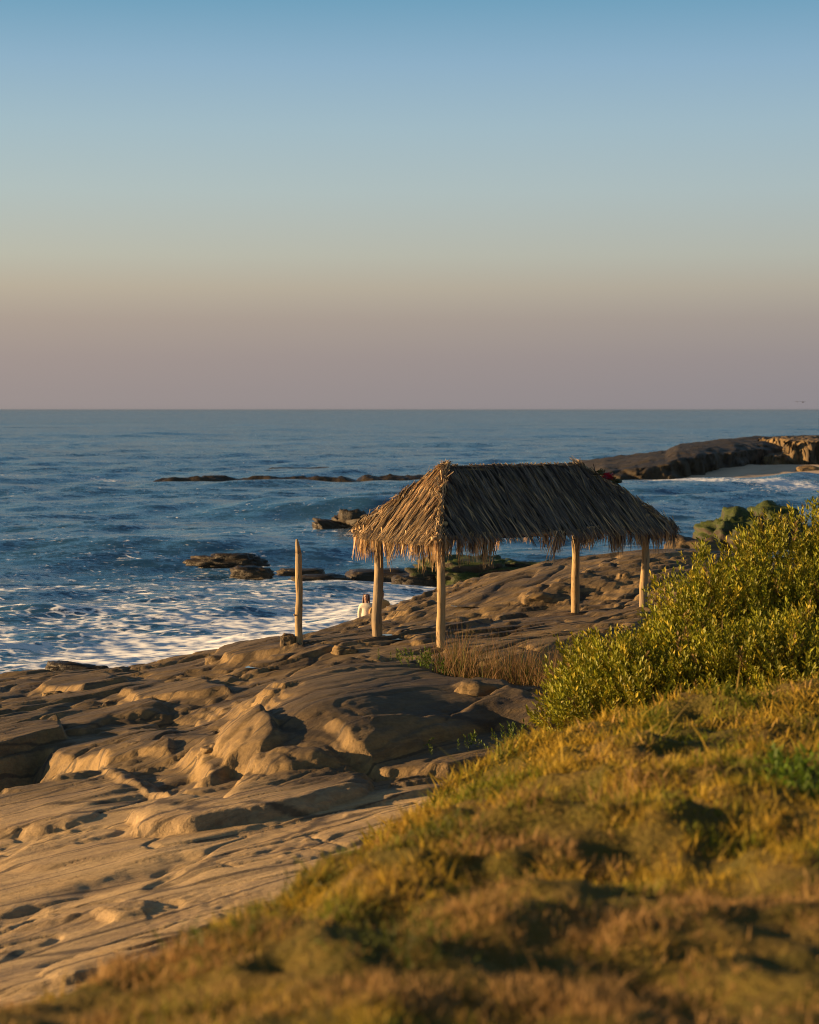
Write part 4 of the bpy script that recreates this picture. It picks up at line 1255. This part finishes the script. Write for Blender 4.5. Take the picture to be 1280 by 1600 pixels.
    for s in (-1, 1):
        V, F = tube([(s * .112, .05, .03), (s * .112, -.04, .04), (s * .115, -.16, .03)], [.046, .05, .036], 10)
        link('shoe', py_mesh('shoe', V, F), flat_mat('shoe', (0.05, 0.045, 0.04), 0.7, 0.1), root)
    return root


DP = 61.0
for (px, head, rz, label, tc_, lc, hc, lh, e_, h_, e2, h2) in (
    (572.5, 925.5, R(-12), 'person with long brown hair in a cream sweater beside the hut post', (0.72, 0.64, 0.50), (0.06, 0.06, 0.075), (0.10, 0.042, 0.022), True,
     (-.222, .02, 1.12), (-.215, -.03, .88), (.222, .02, 1.12), (.20, -.08, .90)),
    (597.0, 921.0, R(10), 'person in a tan jacket mostly hidden behind the left corner post', (0.50, 0.30, 0.11), (0.10, 0.10, 0.12), (0.05, 0.03, 0.02), False,
     (-.33, .0, 1.16), (-.40, -.14, 1.02), (.27, .03, 1.12), (.27, -.02, .87))):
    p = at(px, head, DP)
    g = p[2] - 1.78 + 0.02
    person((p[0], p[1], g), rz, label, tc_, lc, hc, lh, e_, h_, e2, h2)
# flat shelf they stand on
_fx = at(585, 926, DP)
boulder('standing_ledge', (_fx[0], DP + 0.1, _fx[2] - 1.78 - 1.0), (3.4, 2.6, 1.0), 51, M_BLOCK, 'low rock ledge under the two people by the water', block=1.0, rough=0.05)

# ------------------------------------------------------------------ shrubs
def leaf_template(rg, n=11):
    """one upright sprig along +Z, about 0.3 m: stem and n folded leaves"""
    V = []; F = []; S = []
    for k in range(n):
        t = 0.06 + 0.24 * (k / (n - 1)) ** 0.9
        a = k * 2.4 + rg.uniform(-.3, .3); el_ = rg.uniform(0.55, 1.15) + 0.25 * k / n
        d = np.array([math.cos(a) * math.cos(el_), math.sin(a) * math.cos(el_), math.sin(el_)])
        L_ = rg.uniform(0.050, 0.085); wd = L_ * rg.uniform(0.36, 0.46)
        sd = np.cross(d, [0, 0, 1.0]); sd /= np.linalg.norm(sd); nn = np.cross(sd, d)
        c = np.array([0, 0, t]) + d * 0.012
        b = len(V)
        V += [c, c + d * L_ * .5 + sd * wd * .5 + nn * wd * .16, c + d * L_ * .52, c + d * L_ * .5 - sd * wd * .5 + nn * wd * .16, c + d * L_]
        F += [(b, b + 1, b + 2), (b, b + 2, b + 3), (b + 1, b + 4, b + 2), (b + 2, b + 4, b + 3)]
        S += [rg.uniform(0.75, 1.3)] * 5
    return np.array(V), np.array(F), np.array(S)


def leafy(rg, pos, out_dir, scale, tint):
    temps = [leaf_template(rg) for _ in range(9)]
    VV, FF, CC = [], [], []; off = 0
    pick = rg.integers(0, 9, len(pos))
    for k, (tv, tf, ts) in enumerate(temps):
        ii = np.where(pick == k)[0]
        if not len(ii): continue
        z = out_dir[ii]; z = z / np.linalg.norm(z, axis=1)[:, None]
        r = rg.normal(0, 1, (len(ii), 3)); x = np.cross(r, z); x /= np.linalg.norm(x, axis=1)[:, None]; y = np.cross(z, x)
        P = pos[ii][:, None] + scale[ii][:, None, None] * (tv[None, :, 0:1] * x[:, None] + tv[None, :, 1:2] * y[:, None] + tv[None, :, 2:3] * z[:, None])
        VV.append(P.reshape(-1, 3)); n = len(tv)
        FF.append((tf[None] + (np.arange(len(ii)) * n)[:, None, None]).reshape(-1, 3) + off)
        CC.append((tint[ii][:, None] * ts[None, :, None]).reshape(-1, 3)); off += len(ii) * n
    return np.vstack(VV), np.vstack(FF), np.vstack(CC)


def shrub(label, blobs, n, seed, base, dead=0.02):
    rg = np.random.default_rng(seed)
    root = empty('shrub', base); tag(root, label, 'shrub', 'shrubs behind the grass bank')
    B = np.array(blobs); wgt = B[:, 3] * B[:, 4] + B[:, 3] * B[:, 5]; wgt = wgt / wgt.sum()
    bi = rg.choice(len(B), n, p=wgt)
    u = rg.normal(0, 1, (n, 3)); u[:, 2] = np.abs(u[:, 2]) * 0.9 - 0.25; u /= np.linalg.norm(u, axis=1)[:, None]
    lump = 1 + 0.34 * fbm(u[:, 0] * 2.2 + bi * 3.1, u[:, 2] * 2.2 + u[:, 1] * 1.9, seed, 3)
    rad = np.where(rg.uniform(0, 1, n) < 0.72, rg.uniform(0.86, 1.0, n), rg.uniform(0.45, 0.9, n))
    P = B[bi, :3] + u * B[bi, 3:6] * (rad * lump)[:, None]
    # drop what is buried deep inside a neighbouring lobe, and leave some hollows
    for b in B:
        inside = (((P - b[:3]) / b[3:6]) ** 2).sum(1) < 0.42
        P = P[~inside]; u = u[~inside]
    hol = perlin(P[:, 0] / 0.42 + P[:, 1] / 0.9, P[:, 2] / 0.40, seed + 5) > 0.26
    P = P[~hol]; u = u[~hol]
    # darker heart of the bush: leaves all through the inside
    nb = int(len(P) * 0.80); bj = rg.choice(len(B), nb, p=wgt)
    w2 = rg.normal(0, 1, (nb, 3)); w2 /= np.linalg.norm(w2, axis=1)[:, None]
    P = np.vstack([P, B[bj, :3] + w2 * B[bj, 3:6] * rg.uniform(0.3, 0.82, nb)[:, None]]); u = np.vstack([u, w2])
    gz = np.maximum(bank_z(P[:, 0], P[:, 1])[0], rock_z(P[:, 0], P[:, 1]))
    ok = P[:, 2] > gz - 0.02; P = P[ok]; u = u[ok]
    n = len(P)
    d = u * 0.75 + np.array([0, 0, 0.9]) + rg.normal(0, 0.25, (n, 3))
    g = fbm(P[:, 0] / 0.5, P[:, 2] / 0.5 + P[:, 1], seed + 9, 2)
    c = np.array([0.190, 0.192, 0.012])[None] * (1 + 0.35 * g[:, None]) * rg.uniform(0.7, 1.35, (n, 1))
    yl = rg.uniform(0, 1, n) < 0.22
    c = np.where(yl[:, None], np.array([0.36, 0.285, 0.020]) * rg.uniform(0.8, 1.2, (n, 1)), c)
    dr = rg.uniform(0, 1, n) < dead
    c = np.where(dr[:, None], np.array([0.19, 0.12, 0.04]) * rg.uniform(0.7, 1.2, (n, 1)), c)
    V, F, C = leafy(rg, P - np.array(base), d, rg.uniform(0.65, 1.3, n), c)
    o = link('foliage', np_mesh('foliage', V, F, False, C), M_LEAF, root); o['kind'] = 'stuff'
    # branches from the ground to the lobes, and bare twigs poking out
    VV, FF = [], []
    for b in B:
        for k in range(5):
            a = Vector((b[0] + rg.uniform(-.3, .3), b[1] + rg.uniform(-.2, .3), 0))
            a.z = max(float(bank_z(np.array([a.x]), np.array([a.y]))[0][0]), hz(a.x, a.y)) - 0.1
            e = Vector(b[:3]) + Vector((rg.uniform(-.7, .7) * b[3], rg.uniform(-.7, .7) * b[4], rg.uniform(0.1, 0.75) * b[5]))
            m_ = a.lerp(e, 0.5) + Vector((rg.uniform(-.15, .15), rg.uniform(-.15, .15), 0.05))
            v, f = tube([a - Vector(base), m_ - Vector(base), e - Vector(base)], [0.028, 0.018, 0.006], 6)
            FF += [tuple(q + len(VV) for q in t) for t in f]; VV += v
    me = py_mesh('branches', VV, FF)
    a_ = me.attributes.new('tint', 'FLOAT_COLOR', 'POINT'); a_.data.foreach_set('color', np.tile(np.array([0.09, 0.065, 0.042, 1.0], np.float32), len(VV)))
    me.materials.append(M_TWIG); link('branches', me, None, root)
    k = rg.choice(n, max(20, n // 45), replace=False)
    V, Fb, C = blades(P[k] - np.array(base), rg.uniform(0.22, 0.5, len(k)), rg.uniform(0.006, 0.012, len(k)), rg.uniform(0, 0.7, len(k)), rg.uniform(0, 6.28, len(k)), np.array([0.19, 0.12, 0.065]) * rg.uniform(0.6, 1.3, (len(k), 1)), 0.2)
    o = link('bare_twigs', np_mesh('bare_twigs', V, Fb, False, C), M_TWIG, root); o['kind'] = 'stuff'
    return root


shrub('low bright green shrub at the left foot of the hedge above the grass', [(2.55, 26.5, 4.75, .66, .7, .62), (3.2, 26.4, 4.85, .85, .75, .85), (2.9, 27.2, 5.0, .75, .8, .80), (3.4, 27.4, 5.0, .65, .8, .85)], 4700, 41, (2.9, 26.8, 4.4))
shrub('mid height olive shrub between the low bush and the tall one', [(4.1, 26.2, 5.1, .85, .8, .80), (4.3, 28.1, 5.6, .70, .9, 1.05), (4.9, 25.9, 5.3, .9, .75, .75), (3.5, 26.9, 5.15, .5, .6, .70)], 5400, 42, (4.2, 26.9, 4.6), 0.04)
shrub('tall yellow green shrub at the right edge in front of the bay', [(4.95, 28.9, 5.75, .72, .9, 1.05), (5.6, 29.0, 6.0, .95, 1.0, 1.22), (6.6, 29.0, 6.2, 1.1, 1.0, 1.35), (5.2, 27.8, 5.6, .9, .8, .95), (6.0, 27.6, 5.7, .9, .8, 1.0), (5.9, 26.8, 5.4, 1.0, .8, .95), (7.0, 27.2, 5.8, 1.0, .8, 1.2)], 9800, 43, (5.6, 28.3, 4.9))


# ------------------------------------------------------------------ dry grass and small plants at the foot of the shrubs
def tuft_field(n, fn, h0, h1, tint_fn, seed, lean=(0.05, 0.5), width=(0.006, 0.012)):
    rg = np.random.default_rng(seed)
    x, y = fn(rg, n)
    z = np.maximum(rock_z(x, y), bank_z(x, y)[0])
    cl = fbm(x / 0.35, y / 0.4, seed, 2)
    k = rg.uniform(0, 1, len(x)) < np.clip(0.5 + 1.1 * cl, 0.05, 1)
    x, y, z, cl = x[k], y[k], z[k], cl[k]; n = len(x)
    h = h0 + (h1 - h0) * rg.uniform(0, 1, n) ** 2.2 * np.clip(0.8 + 0.8 * cl, 0.4, 1.5)
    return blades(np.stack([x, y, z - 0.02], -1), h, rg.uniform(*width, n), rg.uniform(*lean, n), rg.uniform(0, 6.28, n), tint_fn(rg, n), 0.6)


straw_t = lambda rg, n: np.where((rg.uniform(0, 1, n) < 0.30)[:, None], np.array([0.075, 0.085, 0.014]), np.array([0.24, 0.140, 0.060])) * rg.uniform(0.45, 1.4, (n, 1))
def patch_a(rg, n):
    t = rg.uniform(0, 1, n); x = 0.65 + 3.3 * t + rg.normal(0, 0.15, n); y = 34.8 - 3.2 * t + rg.normal(0, 0.55, n)
    return x, y
V1, F1, C1 = tuft_field(16000, patch_a, 0.18, 1.0, straw_t, 71)
o = link('dry_grass', np_mesh('dry_grass', V1, F1, False, C1), M_GRASS)
tag(o, 'tall dry reddish grass between the hut and the smooth slab', 'dry grass', kind='stuff')
def patch_b(rg, n):
    t = rg.uniform(0, 1, n); x = 2.5 + 2.0 * t + rg.normal(0, 0.15, n); y = 30.8 - 0.6 * t + rg.normal(0, 0.7, n)
    return x, y
V1, F1, C1 = tuft_field(7000, patch_b, 0.35, 1.05, straw_t, 72)
o = link('dry_grass', np_mesh('dry_grass', V1, F1, False, C1), M_GRASS)
tag(o, 'dry brown grass stalks behind the low green shrub', 'dry grass', kind='stuff')

pr = np.random.default_rng(5)
for (px, py, dd, n, sp, lab) in ((705, 1062, 34.0, 60, 0.28, 'small bright green leafy plant at the left end of the dry grass'),
                                 (640, 1058, 34.8, 30, 0.22, 'tiny green plant in the crack behind the smooth slab'),
                                 (845, 1100, 28.6, 110, 0.40, 'dark green leafy plant at the foot of the low shrub')):
    p = at(px, py, dd); x0, y0 = p[0], p[1]
    xx = x0 + pr.normal(0, sp * 1.5, n); yy = y0 + pr.normal(0, sp * 0.6, n)
    zz = np.maximum(rock_z(xx, yy), bank_z(xx, yy)[0])
    root = empty('leafy_plant', (x0, y0, float(zz.min()))); tag(root, lab, 'plant', 'small plants among the rocks')
    P = np.stack([xx, yy, zz], -1) - np.array(root.location)
    V, F, C = leafy(pr, P, pr.normal(0, 0.35, (n, 3)) + np.array([0, 0, 1.0]), pr.uniform(0.5, 0.9, n), np.array([0.085, 0.125, 0.012]) * pr.uniform(0.7, 1.3, (n, 1)))
    o = link('foliage', np_mesh('foliage', V, F, False, C), M_LEAF, root); o['kind'] = 'stuff'
# bright leafy weed at the right edge of the bank
p = at(1268, 1170, 11.5); n = 60
xx = p[0] + pr.normal(0, 0.16, n); yy = p[1] + pr.normal(0, 0.22, n); zz = bank_z(xx, yy)[0]
root = empty('leafy_weed', (p[0], p[1], float(zz.min()))); tag(root, 'bright green weed on the grass bank at the right edge', 'plant')
V, F, C = leafy(pr, np.stack([xx, yy, zz], -1) - np.array(root.location), pr.normal(0, 0.4, (n, 3)) + np.array([0, 0, 1.0]), pr.uniform(0.6, 0.95, n), np.array([0.10, 0.16, 0.012]) * pr.uniform(0.7, 1.3, (n, 1)))
o = link('foliage', np_mesh('foliage', V, F, False, C), M_LEAF, root); o['kind'] = 'stuff'

for (px, py, n, sp, lab) in ((338, 1478, 80, 0.10, 'dark green clump on the lower edge of the grass bank near the rock'),
                             (684, 1300, 90, 0.13, 'dark green clump on the bank edge below the smooth slab'),
                             (628, 1482, 90, 0.12, 'dark clump at bottom centre of the brown grass'),
                             (470, 1395, 60, 0.10, 'green clump on the bank edge halfway down to the rock')):
    dv = np.linspace(5, 24, 500); zz = bank_z((px - 640) / FPX * dv, dv)[0]
    hit = np.where(zz >= CAM_H - (py - 640) / FPX * dv)[0]; dd = dv[hit[0]] if len(hit) else 9.0
    x0, y0 = (px - 640) / FPX * dd, dd
    xx = x0 + pr.normal(0, sp, n); yy = y0 + pr.normal(0, sp * 1.3, n); zz = bank_z(xx, yy)[0] - 0.03
    root = empty('leafy_clump', (x0, y0, float(zz.min()))); tag(root, lab, 'plant', 'dark clumps on the grass bank')
    V, F, C = leafy(pr, np.stack([xx, yy, zz], -1) - np.array(root.location), pr.normal(0, 0.5, (n, 3)) + np.array([0, 0, 1.0]), pr.uniform(0.22, 0.42, n), np.array([0.085, 0.100, 0.014]) * pr.uniform(0.6, 1.3, (n, 1)))
    o = link('foliage', np_mesh('foliage', V, F, False, C), M_LEAF, root); o['kind'] = 'stuff'

# ------------------------------------------------------------------ two birds far out over the sea
mb = Mat('dark_feathers'); mb.set(Base_Color=(0.05, 0.045, 0.045), Roughness=0.8)
for k, (px, py, lab) in enumerate(((1246, 628, 'tiny dark bird over the horizon, left of the pair'), (1255, 628.5, 'tiny dark bird over the horizon, right of the pair'))):
    p = at(px, py, 300.0)
    b = empty('bird', tuple(p), 0.5 * k); tag(b, lab, 'bird', 'birds over the horizon'); b.scale = (0.72,) * 3
    V, F = tube([(0, -.32, 0.02), (0, -.22, .03), (0, -.05, 0), (0, .15, 0), (0, .38, .01)], [.02, .05, .085, .07, .015], 10)
    link('body', py_mesh('body', V, F), mb.m, b)
    for s in (-1, 1):
        V = [(0, -.1, .04), (s * .32, -.16, .16), (s * .70, 0.02, .10), (s * .34, .06, .15), (0, .1, .04)]
        V += [(x, y, z - 0.02) for x, y, z in V]
        F = [(0, 1, 3, 4), (1, 2, 3), (9, 8, 6, 5), (8, 7, 6), (0, 5, 6, 1), (1, 6, 7, 2), (2, 7, 8, 3), (3, 8, 9, 4)]
        link('wing', py_mesh('wing', V, F, False), mb.m, b)

# ------------------------------------------------------------------ sea haze
def haze():
    bm = bmesh.new(); bmesh.ops.create_cube(bm, size=1.0)
    for v in bm.verts:
        v.co = Vector((v.co.x * 60000, v.co.y * 96000, -4.0 if v.co.z < 0 else 10.9))
    me = bpy.data.meshes.new('haze'); bm.to_mesh(me); bm.free()
    m = bpy.data.materials.new('haze_air'); m.use_nodes = True; t = m.node_tree; t.nodes.clear()
    o_ = t.nodes.new('ShaderNodeOutputMaterial'); v = t.nodes.new('ShaderNodeVolumePrincipled')
    v.inputs['Color'].default_value = (0.17, 0.25, 0.42, 1); v.inputs['Density'].default_value = 4.5e-5
    t.links.new(v.outputs[0], o_.inputs['Volume'])
    o = link('haze', me, m); tag(o, 'thin sea haze over the whole bay', 'haze', kind='stuff')
haze()
